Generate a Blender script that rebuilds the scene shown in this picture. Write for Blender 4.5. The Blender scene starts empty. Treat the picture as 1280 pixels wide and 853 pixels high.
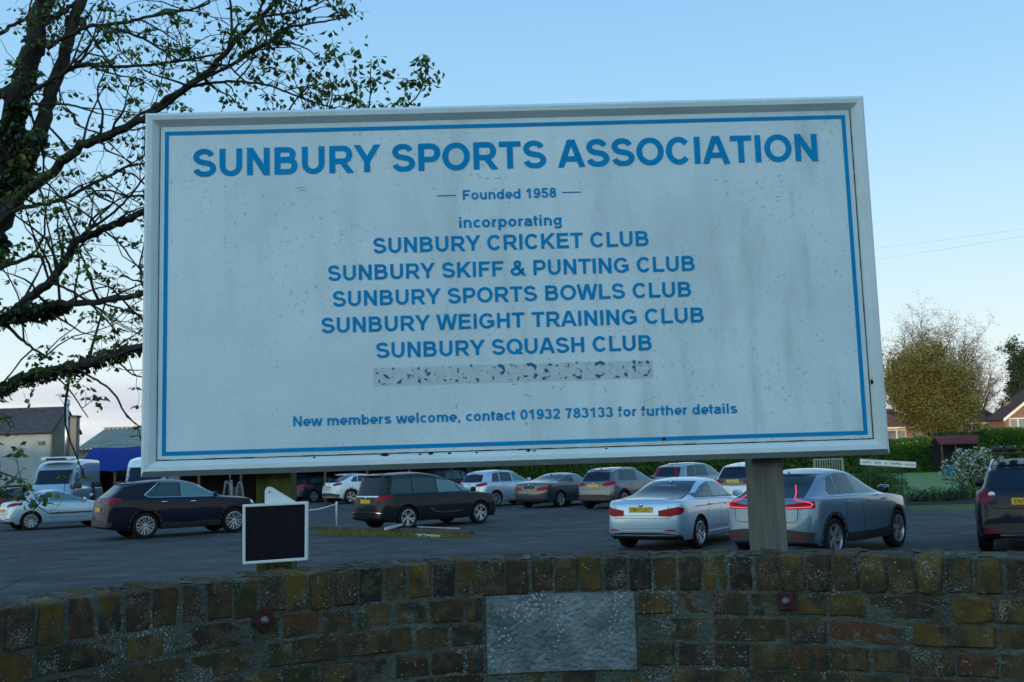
import bpy, bmesh, math, random
import numpy as np
from mathutils import Vector, Matrix
from mathutils.bvhtree import BVHTree

# ------------------------------------------------------------------ camera, sky, sun, exposure
sc = bpy.context.scene
col = sc.collection
PI = math.pi
CH, FPX, PITCH, ROLL = 1.86, 1270.0, math.radians(6.8), math.radians(1.76)
cd = bpy.data.cameras.new('camera'); cam = bpy.data.objects.new('camera', cd); col.objects.link(cam)
cd.sensor_width = 36.0; cd.lens = FPX / 1280 * 36; cd.clip_start = 0.05; cd.clip_end = 3000
cam.location = (0, 0, CH)
cam.matrix_world = Matrix.Translation((0, 0, CH)) @ Matrix.Rotation(PI / 2 + PITCH, 4, 'X') @ Matrix.Rotation(-ROLL, 4, 'Z')
cd.dof.use_dof = True; cd.dof.focus_distance = 3.4; cd.dof.aperture_fstop = 13.0
sc.camera = cam

SUN_EL, SUN_AZ = math.radians(3.0), math.radians(205)     # low in the west, behind and left of the viewer
w = bpy.data.worlds.new('World'); sc.world = w; w.use_nodes = True
wn = w.node_tree.nodes; wl = w.node_tree.links
bg = wn['Background']; bg.inputs[1].default_value = 0.15
sky = wn.new('ShaderNodeTexSky'); sky.sky_type = 'NISHITA'; sky.sun_disc = False
sky.sun_elevation = SUN_EL; sky.sun_rotation = SUN_AZ; sky.altitude = 20; sky.air_density = 1.0; sky.dust_density = 1.0; sky.ozone_density = 2.0
tc = wn.new('ShaderNodeTexCoord'); sp = wn.new('ShaderNodeSeparateXYZ'); wl.new(tc.outputs['Generated'], sp.inputs[0])
ramp = wn.new('ShaderNodeValToRGB'); cr = ramp.color_ramp
cr.elements[0].position = 0.0; cr.elements[0].color = (0.82, 0.80, 0.83, 1)
cr.elements[1].position = 1.0; cr.elements[1].color = (0.13, 0.33, 0.66, 1)
for p_, c_ in ((.05, (.80, .86, .87, 1)), (.12, (.66, .82, .88, 1)), (.22, (.49, .73, .88, 1)), (.33, (.34, .61, .87, 1)), (.45, (.25, .51, .82, 1)), (.7, (.17, .39, .74, 1))):
    e_ = cr.elements.new(p_); e_.color = c_
wl.new(sp.outputs[2], ramp.inputs[0])
# thin mauve cloud bank low on the horizon
mp = wn.new('ShaderNodeMapping'); mp.inputs['Scale'].default_value = (1.6, 1.6, 14); wl.new(tc.outputs['Generated'], mp.inputs[0])
cn = wn.new('ShaderNodeTexNoise'); cn.inputs['Scale'].default_value = 2.2; cn.inputs['Detail'].default_value = 6; wl.new(mp.outputs[0], cn.inputs[0])
cr2 = wn.new('ShaderNodeMapRange'); cr2.inputs[1].default_value = .36; cr2.inputs[2].default_value = .56; wl.new(cn.outputs[0], cr2.inputs[0])
zf = wn.new('ShaderNodeMapRange'); zf.inputs[1].default_value = .10; zf.inputs[2].default_value = .05; wl.new(sp.outputs[2], zf.inputs[0])
mm = wn.new('ShaderNodeMath'); mm.operation = 'MULTIPLY'; wl.new(cr2.outputs[0], mm.inputs[0]); wl.new(zf.outputs[0], mm.inputs[1])
mx = wn.new('ShaderNodeMix'); mx.data_type = 'RGBA'; ml = wn.new('ShaderNodeMapRange'); ml.inputs[1].default_value = .35; ml.inputs[2].default_value = -.35; ml.inputs[3].default_value = .12; ml.inputs[4].default_value = 1; wl.new(sp.outputs[0], ml.inputs[0])
m3 = wn.new('ShaderNodeMath'); m3.operation = 'MULTIPLY'; wl.new(mm.outputs[0], m3.inputs[0]); wl.new(ml.outputs[0], m3.inputs[1]); wl.new(m3.outputs[0], mx.inputs[0]); wl.new(ramp.outputs[0], mx.inputs[6]); mx.inputs[7].default_value = (.50, .52, .66, 1)
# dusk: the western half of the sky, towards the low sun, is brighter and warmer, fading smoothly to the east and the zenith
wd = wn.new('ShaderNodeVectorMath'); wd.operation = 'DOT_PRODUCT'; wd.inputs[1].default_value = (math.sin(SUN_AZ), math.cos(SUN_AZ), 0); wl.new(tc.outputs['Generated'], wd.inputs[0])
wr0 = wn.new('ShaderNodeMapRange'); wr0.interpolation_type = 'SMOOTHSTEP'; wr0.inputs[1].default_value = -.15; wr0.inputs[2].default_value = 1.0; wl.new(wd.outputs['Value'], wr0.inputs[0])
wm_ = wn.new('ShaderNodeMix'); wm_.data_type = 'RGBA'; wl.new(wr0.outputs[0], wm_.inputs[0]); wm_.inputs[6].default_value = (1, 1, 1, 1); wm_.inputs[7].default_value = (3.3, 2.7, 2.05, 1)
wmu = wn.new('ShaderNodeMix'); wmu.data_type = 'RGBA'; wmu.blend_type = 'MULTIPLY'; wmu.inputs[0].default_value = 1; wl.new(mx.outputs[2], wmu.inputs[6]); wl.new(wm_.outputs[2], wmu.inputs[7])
# the physical sky and the measured dusk gradient are blended
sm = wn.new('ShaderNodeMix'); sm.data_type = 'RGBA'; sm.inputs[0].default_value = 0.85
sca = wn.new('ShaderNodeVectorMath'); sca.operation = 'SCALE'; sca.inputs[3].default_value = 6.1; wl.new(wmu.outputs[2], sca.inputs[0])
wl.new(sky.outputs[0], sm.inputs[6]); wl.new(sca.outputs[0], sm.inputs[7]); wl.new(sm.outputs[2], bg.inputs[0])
sd = bpy.data.lights.new('sun', 'SUN'); sd.energy = 2.2; sd.angle = math.radians(0.6); sd.color = (1, .80, .60)
so = bpy.data.objects.new('sun', sd); col.objects.link(so)
sv = Vector((math.sin(SUN_AZ) * math.cos(SUN_EL), math.cos(SUN_AZ) * math.cos(SUN_EL), math.sin(SUN_EL)))
so.rotation_euler = sv.to_track_quat('Z', 'Y').to_euler()
sc.view_settings.view_transform = 'Standard'; sc.view_settings.look = 'None'; sc.view_settings.gamma = 1; sc.view_settings.exposure = 0.45
sc.cycles.max_bounces = 5; sc.cycles.diffuse_bounces = 2; sc.cycles.glossy_bounces = 3; sc.cycles.transparent_max_bounces = 6
sc.cycles.use_denoising = True

# ------------------------------------------------------------------ pixel -> place (used only to read positions off the photograph)
_fw = np.array([0, math.cos(PITCH), math.sin(PITCH)]); _up0 = np.array([0, -math.sin(PITCH), math.cos(PITCH)]); _rt0 = np.array([1., 0, 0])
_rt = _rt0 * math.cos(ROLL) - _up0 * math.sin(ROLL); _up = _up0 * math.cos(ROLL) + _rt0 * math.sin(ROLL)
def ray(px, py): return _fw * FPX + _rt * (px - 640) + _up * (426.5 - py)
def at(px, py, Y):
    d = ray(px, py); return Vector(tuple(np.array([0, 0, CH]) + d * (Y / d[1])))
def gnd(px, py, z=0.0):
    d = ray(px, py); return Vector(tuple(np.array([0, 0, CH]) + d * ((z - CH) / d[2])))

# ------------------------------------------------------------------ helpers
rnd = random.Random(7)
def tag(o, label=None, cat=None, group=None, kind=None):
    if label: o['label'] = label
    if cat: o['category'] = cat
    if group: o['group'] = group
    if kind: o['kind'] = kind
    return o
def empty(name, loc=(0, 0, 0), rz=0.0):
    o = bpy.data.objects.new(name, None); o.empty_display_size = .1; col.objects.link(o); o.location = loc; o.rotation_euler = (0, 0, rz); return o
def link(name, me, parent=None, m=None):
    o = bpy.data.objects.new(name, me); col.objects.link(o)
    if parent is not None: o.parent = parent
    if m is not None:
        for k in (m if isinstance(m, (list, tuple)) else [m]): me.materials.append(k)
    return o
def mesh(name, V, F, m=None, parent=None, smooth=False, ang=None):
    me = bpy.data.meshes.new(name); me.from_pydata([tuple(v) for v in V], [], F); me.update()
    if smooth or ang:
        me.polygons.foreach_set('use_smooth', [True] * len(me.polygons))
        if ang: me.set_sharp_from_angle(angle=math.radians(ang))
    return link(name, me, parent, m)

class MB:
    """collects simple solids, then links them as one mesh object"""
    def __init__(s): s.V = []; s.F = []; s.M = []
    def add(s, V, F, mi=0):
        n = len(s.V); s.V += [tuple(v) for v in V]; s.F += [tuple(i + n for i in f) for f in F]; s.M += [mi] * len(F)
    def box(s, c, d, R=None, mi=0):
        x, y, z = d[0] / 2, d[1] / 2, d[2] / 2; c = Vector(c)
        V = [Vector(p) for p in ((-x, -y, -z), (x, -y, -z), (x, y, -z), (-x, y, -z), (-x, -y, z), (x, -y, z), (x, y, z), (-x, y, z))]
        if R is not None: V = [R @ v for v in V]
        s.add([v + c for v in V], [(0, 3, 2, 1), (4, 5, 6, 7), (0, 1, 5, 4), (1, 2, 6, 5), (2, 3, 7, 6), (3, 0, 4, 7)], mi)
    def tube(s, P, R, n=6, cap=True, mi=0):
        P = [Vector(p) for p in P]
        if not isinstance(R, (list, tuple)): R = [R] * len(P)
        V = []; F = []; prev = None
        for i, p in enumerate(P):
            t = (P[min(i + 1, len(P) - 1)] - P[max(i - 1, 0)]).normalized()
            a = t.orthogonal().normalized() if prev is None else (prev - t * prev.dot(t)).normalized()
            prev = a; b = t.cross(a)
            for k in range(n):
                q = 2 * PI * k / n; V.append(p + (a * math.cos(q) + b * math.sin(q)) * R[i])
        for i in range(len(P) - 1):
            for k in range(n):
                F.append((i * n + k, i * n + (k + 1) % n, (i + 1) * n + (k + 1) % n, (i + 1) * n + k))
        if cap: F.append(tuple(range(n))[::-1]); F.append(tuple((len(P) - 1) * n + k for k in range(n)))
        s.add(V, F, mi)
    def lathe(s, prof, n=24, axis='Y', mi=0, c=(0, 0, 0)):
        V = []; F = []; c = Vector(c); m = len(prof)
        for k in range(n):
            a = 2 * PI * k / n
            for r, h in prof:
                p = (r * math.cos(a), h, r * math.sin(a)) if axis == 'Y' else (r * math.cos(a), r * math.sin(a), h)
                V.append(c + Vector(p))
        for k in range(n):
            for j in range(m - 1):
                F.append((k * m + j, ((k + 1) % n) * m + j, ((k + 1) % n) * m + j + 1, k * m + j + 1))
        s.add(V, F, mi)
    def prism(s, poly, h0, h1, plane='XY', mi=0):
        """polygon (list of 2-tuples) extruded between h0 and h1"""
        f = {'XY': lambda a, b, h: (a, b, h), 'XZ': lambda a, b, h: (a, h, b), 'YZ': lambda a, b, h: (h, a, b)}[plane]
        n = len(poly); V = [f(a, b, h0) for a, b in poly] + [f(a, b, h1) for a, b in poly]
        s.add(V, [tuple(range(n))[::-1], tuple(range(n, 2 * n))] + [(i, (i + 1) % n, n + (i + 1) % n, n + i) for i in range(n)], mi)
    def build(s, name, m=None, parent=None, ang=None, bevel=0, smooth=False):
        me = bpy.data.meshes.new(name); me.from_pydata(s.V, [], s.F)
        if any(s.M): me.polygons.foreach_set('material_index', s.M)
        me.update()
        bm = bmesh.new(); bm.from_mesh(me); bmesh.ops.recalc_face_normals(bm, faces=bm.faces)
        if bevel: bmesh.ops.bevel(bm, geom=list(bm.edges), offset=bevel, segments=2, affect='EDGES', profile=.6)
        bm.to_mesh(me); bm.free()
        if ang or smooth:
            me.polygons.foreach_set('use_smooth', [True] * len(me.polygons))
            if ang: me.set_sharp_from_angle(angle=math.radians(ang))
        return link(name, me, parent, m)

# ------------------------------------------------------------------ materials
def mat(name, c, rough=.7, metal=0., coat=0., spec=.5, emit=None, es=1., n_amt=0., n_scale=8., bump=0., b_scale=30., c2=None, rvar=0., vec='Object', aniso=None):
    m = bpy.data.materials.new(name); m.use_nodes = True; nt = m.node_tree; N = nt.nodes; L = nt.links; b = N['Principled BSDF']
    b.inputs['Base Color'].default_value = (*c, 1); b.inputs['Roughness'].default_value = rough; b.inputs['Metallic'].default_value = metal
    b.inputs['Coat Weight'].default_value = coat; b.inputs['Coat Roughness'].default_value = .04; b.inputs['Specular IOR Level'].default_value = (.12 if (spec == .5 and rough >= .7) else spec)
    if emit: b.inputs['Emission Color'].default_value = (*emit, 1); b.inputs['Emission Strength'].default_value = es
    if n_amt or c2 or bump or rvar:
        t = N.new('ShaderNodeTexCoord'); mpn = N.new('ShaderNodeMapping'); L.new(t.outputs[vec], mpn.inputs[0])
        if aniso: mpn.inputs['Scale'].default_value = aniso
        no = N.new('ShaderNodeTexNoise'); no.inputs['Scale'].default_value = n_scale; no.inputs['Detail'].default_value = 6; no.inputs['Roughness'].default_value = .65; L.new(mpn.outputs[0], no.inputs[0])
        cr = N.new('ShaderNodeValToRGB'); L.new(no.outputs[0], cr.inputs[0]); e = cr.color_ramp.elements
        d = c2 or tuple(x * (1 - n_amt) for x in c); e[0].position = .36; e[1].position = .64
        e[0].color = (*d, 1); e[1].color = (*(c if c2 else tuple(min(1, x * (1 + n_amt)) for x in c)), 1)
        src = cr.outputs[0]
        if rvar:
            oi = N.new('ShaderNodeObjectInfo'); hs = N.new('ShaderNodeHueSaturation'); mr = N.new('ShaderNodeMapRange'); L.new(oi.outputs['Random'], mr.inputs[0])
            mr.inputs[3].default_value = 1 - rvar; mr.inputs[4].default_value = 1 + rvar; L.new(mr.outputs[0], hs.inputs['Value']); L.new(src, hs.inputs['Color']); src = hs.outputs[0]
        L.new(src, b.inputs['Base Color'])
        if bump:
            n2 = N.new('ShaderNodeTexNoise'); n2.inputs['Scale'].default_value = b_scale; n2.inputs['Detail'].default_value = 5; L.new(mpn.outputs[0], n2.inputs[0])
            bu = N.new('ShaderNodeBump'); bu.inputs['Strength'].default_value = bump; bu.inputs['Distance'].default_value = .02; L.new(n2.outputs[0], bu.inputs['Height']); L.new(bu.outputs[0], b.inputs['Normal'])
    return m
def leafmat(name, c, c2, trans=.25, rough=.55):
    m = mat(name, c, rough, n_scale=1.3, c2=c2, spec=.3); nt = m.node_tree; N = nt.nodes; L = nt.links; b = N['Principled BSDF']
    # light and dark leaves side by side: colour varies from leaf to leaf
    g = N.new('ShaderNodeNewGeometry'); hs = N.new('ShaderNodeHueSaturation'); mr = N.new('ShaderNodeMapRange'); mr.inputs[3].default_value = .6; mr.inputs[4].default_value = 1.5
    L.new(g.outputs['Random Per Island'], mr.inputs[0]); L.new(mr.outputs[0], hs.inputs['Value'])
    src = b.inputs['Base Color'].links[0].from_socket; L.new(src, hs.inputs['Color']); L.new(hs.outputs[0], b.inputs['Base Color'])
    tr = N.new('ShaderNodeBsdfTranslucent'); L.new(hs.outputs[0], tr.inputs[0]); ms = N.new('ShaderNodeMixShader'); ms.inputs[0].default_value = trans
    L.new(b.outputs[0], ms.inputs[1]); L.new(tr.outputs[0], ms.inputs[2]); L.new(ms.outputs[0], N['Material Output'].inputs[0])
    return m
def paint(name, c, metal=.55, rough=.32): return mat(name, c, rough, metal, coat=1.0 if max(c) > .03 else .3, spec=.5 if max(c) > .03 else .08)
M = {}
M['rubber'] = mat('tyre rubber', (.012, .012, .013), .85, n_amt=.3)
M['alloy'] = mat('alloy', (.36, .39, .43), .35, .8)
M['alloy_dark'] = mat('dark alloy', (.05, .05, .055), .4, .8)
M['black'] = mat('black plastic', (.012, .013, .015), .55)
M['gloss_black'] = mat('gloss black', (.008, .008, .01), .12, coat=1)
M['seam'] = mat('panel gap', (.004, .004, .005), .8)
M['glass'] = mat('sky painted car glass', (.014, .042, .055), .05, 0, spec=.5)  # opaque; the teal paints in sky reflected in and seen through the windows
M['glass_rear'] = mat('dark rear glass', (.006, .016, .032), .12, 0, spec=.16)
M['maroon'] = mat('smoked tail lamp', (.10, .004, .014), .3, spec=.2)
M['glass_sky_bright'] = mat('bright sky painted car glass', (.07, .16, .19), .05, 0, spec=.6)  # opaque brighter copy for front windows, with sky glow painted into the colour
M['chrome'] = mat('chrome', (.62, .64, .66), .15, 1)
M['red_lamp'] = mat('red tail lamp', (.35, .006, .012), .15, coat=1)
M['clear_lamp'] = mat('clear lamp', (.5, .5, .5), .12, .3, coat=1)
M['red_lamp'] = mat('red tail lamp', (.24, .002, .010), .3, spec=.15)
M['led'] = mat('lit red lamp strip', (.8, .05, .08), .3, emit=(1, .04, .08), es=.5)
M['plate_y'] = mat('yellow number plate', (.62, .38, .02), .35)
M['plate_w'] = mat('white number plate', (.7, .7, .68), .35)
M['ink'] = mat('plate lettering', (.01, .01, .01), .5)
M['white_plastic'] = mat('white plastic', (.62, .66, .66), .4)
M['white_paint'] = mat('weathered white paint', (.60, .62, .62), .55, n_amt=.12, n_scale=5, bump=.15)
M['blue_vinyl'] = mat('blue vinyl', (.0, .225, .48), .6, spec=.08, n_amt=.08, n_scale=6)

# ------------------------------------------------------------------ stroke lettering (bold grotesque drawn by centre lines)
TW = .19
def _arc(cx, cy, rx, ry, a0, a1, n=10):
    return [(cx + rx * math.cos(math.radians(a0 + (a1 - a0) * i / n)), cy + ry * math.sin(math.radians(a0 + (a1 - a0) * i / n))) for i in range(n + 1)]
def _glyphs():
    t = TW; h = t / 2; G = {}; x = .725; xh = x
    O = lambda cx, rx: _arc(cx, .5, rx, .42, 0, 360, 24)
    G['A'] = (1.0, [[(.075, -.1), (.5, 1.09)], [(.5, 1.09), (.925, -.1)], [(.24, .30), (.76, .30)]])
    G['B'] = (1.0, [[(.1 + h, 0), (.1 + h, 1)], [(.2, 1 - h), (.56, 1 - h)] + _arc(.56, .725, .2, .18, 90, -90)[1:] + [(.2, .545)], [(.2, .525)] + [(.6, .525)] + _arc(.6, .31, .22, .215, 90, -90)[1:] + [(.2, h)]])
    G['C'] = (1.0, [_arc(.51, .5, .36, .42, 38, 322, 20)])
    G['D'] = (1.0, [[(.1 + h, 0), (.1 + h, 1)], [(.2, 1 - h), (.45, 1 - h)] + _arc(.45, .5, .37, .405, 90, -90)[1:] + [(.2, h)]])
    G['E'] = (.93, [[(.1 + h, 0), (.1 + h, 1)], [(.2, 1 - h), (.84, 1 - h)], [(.2, .52), (.79, .52)], [(.2, h), (.86, h)]])
    G['F'] = (.85, [[(.1 + h, 0), (.1 + h, 1)], [(.2, 1 - h), (.8, 1 - h)], [(.2, .50), (.72, .50)]])
    G['G'] = (1.08, [_arc(.54, .5, .39, .42, 38, 318, 20) + [(.93, .2)], [(.9, .12), (.9, .53)], [(.98, .46), (.56, .46)]])
    G['H'] = (1.0, [[(.1 + h, 0), (.1 + h, 1)], [(.9 - h, 0), (.9 - h, 1)], [(.2, .52), (.8, .52)]])
    G['I'] = (.39, [[(.195, 0), (.195, 1)]])
    G['K'] = (1.0, [[(.1 + h, 0), (.1 + h, 1)], [(.2, .30), (.94, 1.1)], [(.42, .56), (.94, -.1)]])
    G['J'] = (.78, [[(.60, 1), (.60, .32)] + _arc(.35, .32, .25, .235, 0, -165)])
    G['L'] = (.85, [[(.1 + h, 1), (.1 + h, 0)], [(.2, h), (.82, h)]])
    G['M'] = (1.16, [[(.1 + h, 0), (.1 + h, 1)], [(1.06 - h, 0), (1.06 - h, 1)], [(.17, 1.1), (.58, .0)], [(.99, 1.1), (.58, .0)]])
    G['N'] = (1.0, [[(.1 + h, 0), (.1 + h, 1)], [(.9 - h, 0), (.9 - h, 1)], [(.14, 1.07), (.86, -.07)]])
    G['O'] = (1.09, [O(.545, .4)])
    G['P'] = (.93, [[(.1 + h, 0), (.1 + h, 1)], [(.2, 1 - h), (.55, 1 - h)] + _arc(.55, .66, .24, .245, 90, -90)[1:] + [(.2, .415)]])
    G['Q'] = (1.09, [O(.545, .4), [(.62, .30), (1.03, -.04)]])
    G['R'] = (1.0, [[(.1 + h, 0), (.1 + h, 1)], [(.2, 1 - h), (.6, 1 - h)] + _arc(.6, .67, .22, .235, 90, -90)[1:] + [(.2, .435)], [(.52, .46), (.93, -.1)]])
    G['S'] = (.93, [_arc(.45, .715, .28, .205, 12, 240, 14) + _arc(.48, .285, .315, .21, 62, -172, 14)])
    G['T'] = (.86, [[(.43, 0), (.43, 1)], [(.03, 1 - h), (.83, 1 - h)]])
    G['U'] = (1.0, [[(.1 + h, 1), (.1 + h, .37)] + _arc(.5, .37, .305, .29, 180, 360, 14)[1:] + [(.9 - h, 1)]])
    G['V'] = (.93, [[(.06, 1.1), (.465, -.09)], [(.465, -.09), (.87, 1.1)]])
    G['W'] = (1.32, [[(.08, 1.1), (.36, -.09)], [(.36, -.09), (.66, 1.09)], [(.66, 1.09), (.96, -.09)], [(.96, -.09), (1.24, 1.1)]])
    G['X'] = (.93, [[(.05, -.1), (.88, 1.1)], [(.05, 1.1), (.88, -.1)]])
    G['Y'] = (.93, [[(.465, 0), (.465, .46)], [(.04, 1.1), (.465, .40)], [(.89, 1.1), (.465, .40)]])
    G['Z'] = (.86, [[(.07, 1 - h), (.8, 1 - h)], [(.78, 1), (.1, 0)], [(.04, h), (.82, h)]])
    G['&'] = (1.0, [[(.97, -.07), (.36, .66)] + _arc(.47, .79, .155, .135, 200, 20, 8) + [(.60, .64), (.30, .46)] + _arc(.36, .28, .25, .205, 140, 320, 10) + [(.74, .27), (.84, .50)]])
    # lower case
    bw = _arc(.43, xh / 2, .25, .28, 0, 360, 20)
    G['o'] = (.85, [bw])
    G['a'] = (.78, [_arc(.37, .47, .24, .17, 165, 0, 8) + [(.61, .14), (.66, -.02)], _arc(.34, .22, .205, .145, 60, 330, 12), [(.34, .40), (.6, .44)]])
    G['b'] = (.85, [[(.09 + h, 0), (.09 + h, 1)], _arc(.46, xh / 2, .24, .28, 0, 360, 20)])
    G['d'] = (.85, [[(.76 - h, 0), (.76 - h, 1)], _arc(.39, xh / 2, .24, .28, 0, 360, 20)])
    G['g'] = (.85, [[(.76 - h, xh), (.76 - h, -.05)] + _arc(.41, -.03, .255, .17, 0, -165, 8), _arc(.39, xh / 2 + .02, .24, .26, 0, 360, 20)])
    G['p'] = (.85, [[(.09 + h, -.28), (.09 + h, xh)], _arc(.46, xh / 2, .24, .28, 0, 360, 20)])
    G['c'] = (.71, [_arc(.42, xh / 2, .26, .28, 48, 312, 16)])
    G['e'] = (.78, [[(.2, .34), (.67, .34)] + _arc(.40, xh / 2, .265, .28, 2, 310, 18)])
    G['f'] = (.46, [[(.2, 0), (.2, .8)] + _arc(.34, .79, .14, .13, 180, 80, 6), [(.02, .65), (.42, .65)]])
    G['h'] = (.85, [[(.09 + h, 0), (.09 + h, 1)], [(.66, 0), (.66, .43)] + _arc(.425, .43, .235, .215, 0, 180, 10)])
    G['i'] = (.39, [[(.195, 0), (.195, xh)], [(.195, .83), (.195, 1)]])
    G['l'] = (.39, [[(.195, 0), (.195, 1)]])
    G['m'] = (1.24, [[(.09 + h, 0), (.09 + h, xh)], [(.62, 0), (.62, .45)] + _arc(.405, .45, .215, .195, 0, 180, 10), [(1.06, 0), (1.06, .45)] + _arc(.84, .45, .22, .195, 0, 180, 10)])
    G['n'] = (.85, [[(.09 + h, 0), (.09 + h, xh)], [(.66, 0), (.66, .43)] + _arc(.425, .43, .235, .215, 0, 180, 10)])
    G['r'] = (.54, [[(.09 + h, 0), (.09 + h, xh)], _arc(.42, .39, .23, .245, 178, 78, 6)])
    G['s'] = (.78, [_arc(.38, .52, .22, .125, 10, 235, 12) + _arc(.40, .21, .235, .13, 60, -170, 12)])
    G['t'] = (.46, [[(.2, .93), (.2, .22)] + _arc(.33, .21, .13, .125, 180, 280, 6), [(.02, .65), (.42, .65)]])
    G['u'] = (.85, [[(.19, xh), (.19, .3)] + _arc(.425, .3, .235, .215, 180, 360, 10), [(.66, 0), (.66, xh)]])
    G['w'] = (1.08, [[(.06, xh + .06), (.31, -.06)], [(.31, -.06), (.54, xh + .02)], [(.54, xh + .02), (.77, -.06)], [(.77, -.06), (1.02, xh + .06)]])
    G[','] = (.39, [[(.2, .18), (.2, .03), (.13, -.14)]])
    # figures
    G['0'] = (.78, [_arc(.39, .5, .245, .42, 0, 360, 22)])
    G['1'] = (.78, [[(.45, 0), (.45, 1)], [(.45, .93), (.12, .68)]])
    G['2'] = (.78, [_arc(.38, .70, .235, .215, 170, -35, 10) + [(.14, .09)], [(.05, h), (.7, h)]])
    G['3'] = (.78, [_arc(.36, .735, .22, .18, 165, -80, 10), _arc(.36, .30, .25, .215, 88, -165, 12)])
    G['5'] = (.78, [[(.68, 1 - h), (.25, 1 - h)], [(.24, 1), (.17, .50)], _arc(.37, .33, .25, .245, 135, -165, 14)])
    G['7'] = (.78, [[(.06, 1 - h), (.68, 1 - h)], [(.64, .97), (.42, .55), (.33, 0)]])
    G['8'] = (.78, [_arc(.39, .735, .205, .18, 0, 360, 16), _arc(.39, .295, .245, .21, 0, 360, 18)])
    G['9'] = (.78, [_arc(.37, .66, .225, .255, 0, 360, 18), _arc(.36, .52, .26, .435, 10, -70, 8) + _arc(.33, .26, .2, .175, -80, -165, 5)])
    G['6'] = (.78, [_arc(.41, .34, .225, .255, 0, 360, 18), _arc(.42, .48, .26, .435, 190, 110, 8) + _arc(.45, .74, .2, .175, 100, 15, 5)])
    G['4'] = (.78, [[(.52, 0), (.52, 1)], [(.50, 1.0), (.06, .30)], [(.03, .31), (.74, .31)]])
    return G
GL = _glyphs()
def _clip(poly, y, keep):
    out = []
    for i in range(len(poly)):
        a, b = poly[i], poly[(i + 1) % len(poly)]; ia, ib = keep(a[1]), keep(b[1])
        if ia: out.append(a)
        if ia != ib: k = (y - a[1]) / (b[1] - a[1]); out.append((a[0] + (b[0] - a[0]) * k, y))
    return out
def text_polys(s, tw=TW):
    """list of (polygon, layer) in cap-height units and the ink extent"""
    out = []; X = 0.
    for ch in s:
        if ch == ' ': X += .39; continue
        adv, paths = GL[ch]; top = 1.012 if not ch.islower() or ch in 'bdfhilt' else (.735 if ch not in 'i' else 1.01); bot = -.012 if ch not in 'gp,' else -.4
        for k, P in enumerate(paths):
            n = len(P); closed = n > 2 and abs(P[0][0] - P[-1][0]) < 1e-6 and abs(P[0][1] - P[-1][1]) < 1e-6
            offs = []
            for i in range(n):
                def seg(j):
                    dx, dy = P[j + 1][0] - P[j][0], P[j + 1][1] - P[j][1]; l = math.hypot(dx, dy) or 1; return -dy / l, dx / l
                ns = []
                if i > 0: ns.append(seg(i - 1))
                elif closed: ns.append(seg(n - 2))
                if i < n - 1: ns.append(seg(i))
                elif closed: ns.append(seg(0))
                nx = sum(a for a, _ in ns); ny = sum(b for _, b in ns); l = math.hypot(nx, ny) or 1; nx /= l; ny /= l
                c = max(.5, nx * ns[0][0] + ny * ns[0][1]); wv = tw / 2 / c
                vert = max(0, 1 - abs(ny)); wv *= .9 + .1 * vert
                offs.append(((P[i][0] + nx * wv, P[i][1] + ny * wv), (P[i][0] - nx * wv, P[i][1] - ny * wv)))
            for i in range(n - 1):
                q = [offs[i][0], offs[i + 1][0], offs[i + 1][1], offs[i][1]]
                q = _clip(q, top, lambda v: v <= top)
                if len(q) > 2: q = _clip(q, bot, lambda v: v >= bot)
                if len(q) > 2: out.append(([(a + X, b) for a, b in q], k))
        X += adv
    xs = [a for q, _ in out for a, _ in q]
    return out, min(xs), max(xs)
def text_mesh(name, s, place, lift, m, parent, tw=TW, kind='stuff'):
    """place(u01, v) -> point; u01 runs 0..1 over the ink, v in cap heights; lift(k) -> offset vector"""
    ps, x0, x1 = text_polys(s, tw); V = []; F = []
    for q, k in ps:
        n = len(V); V += [place((a - x0) / (x1 - x0), b) + lift(k) for a, b in q]; F.append(tuple(range(n, len(V))))
    o = mesh(name, V, F, m, parent); o['kind'] = kind; return o

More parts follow.
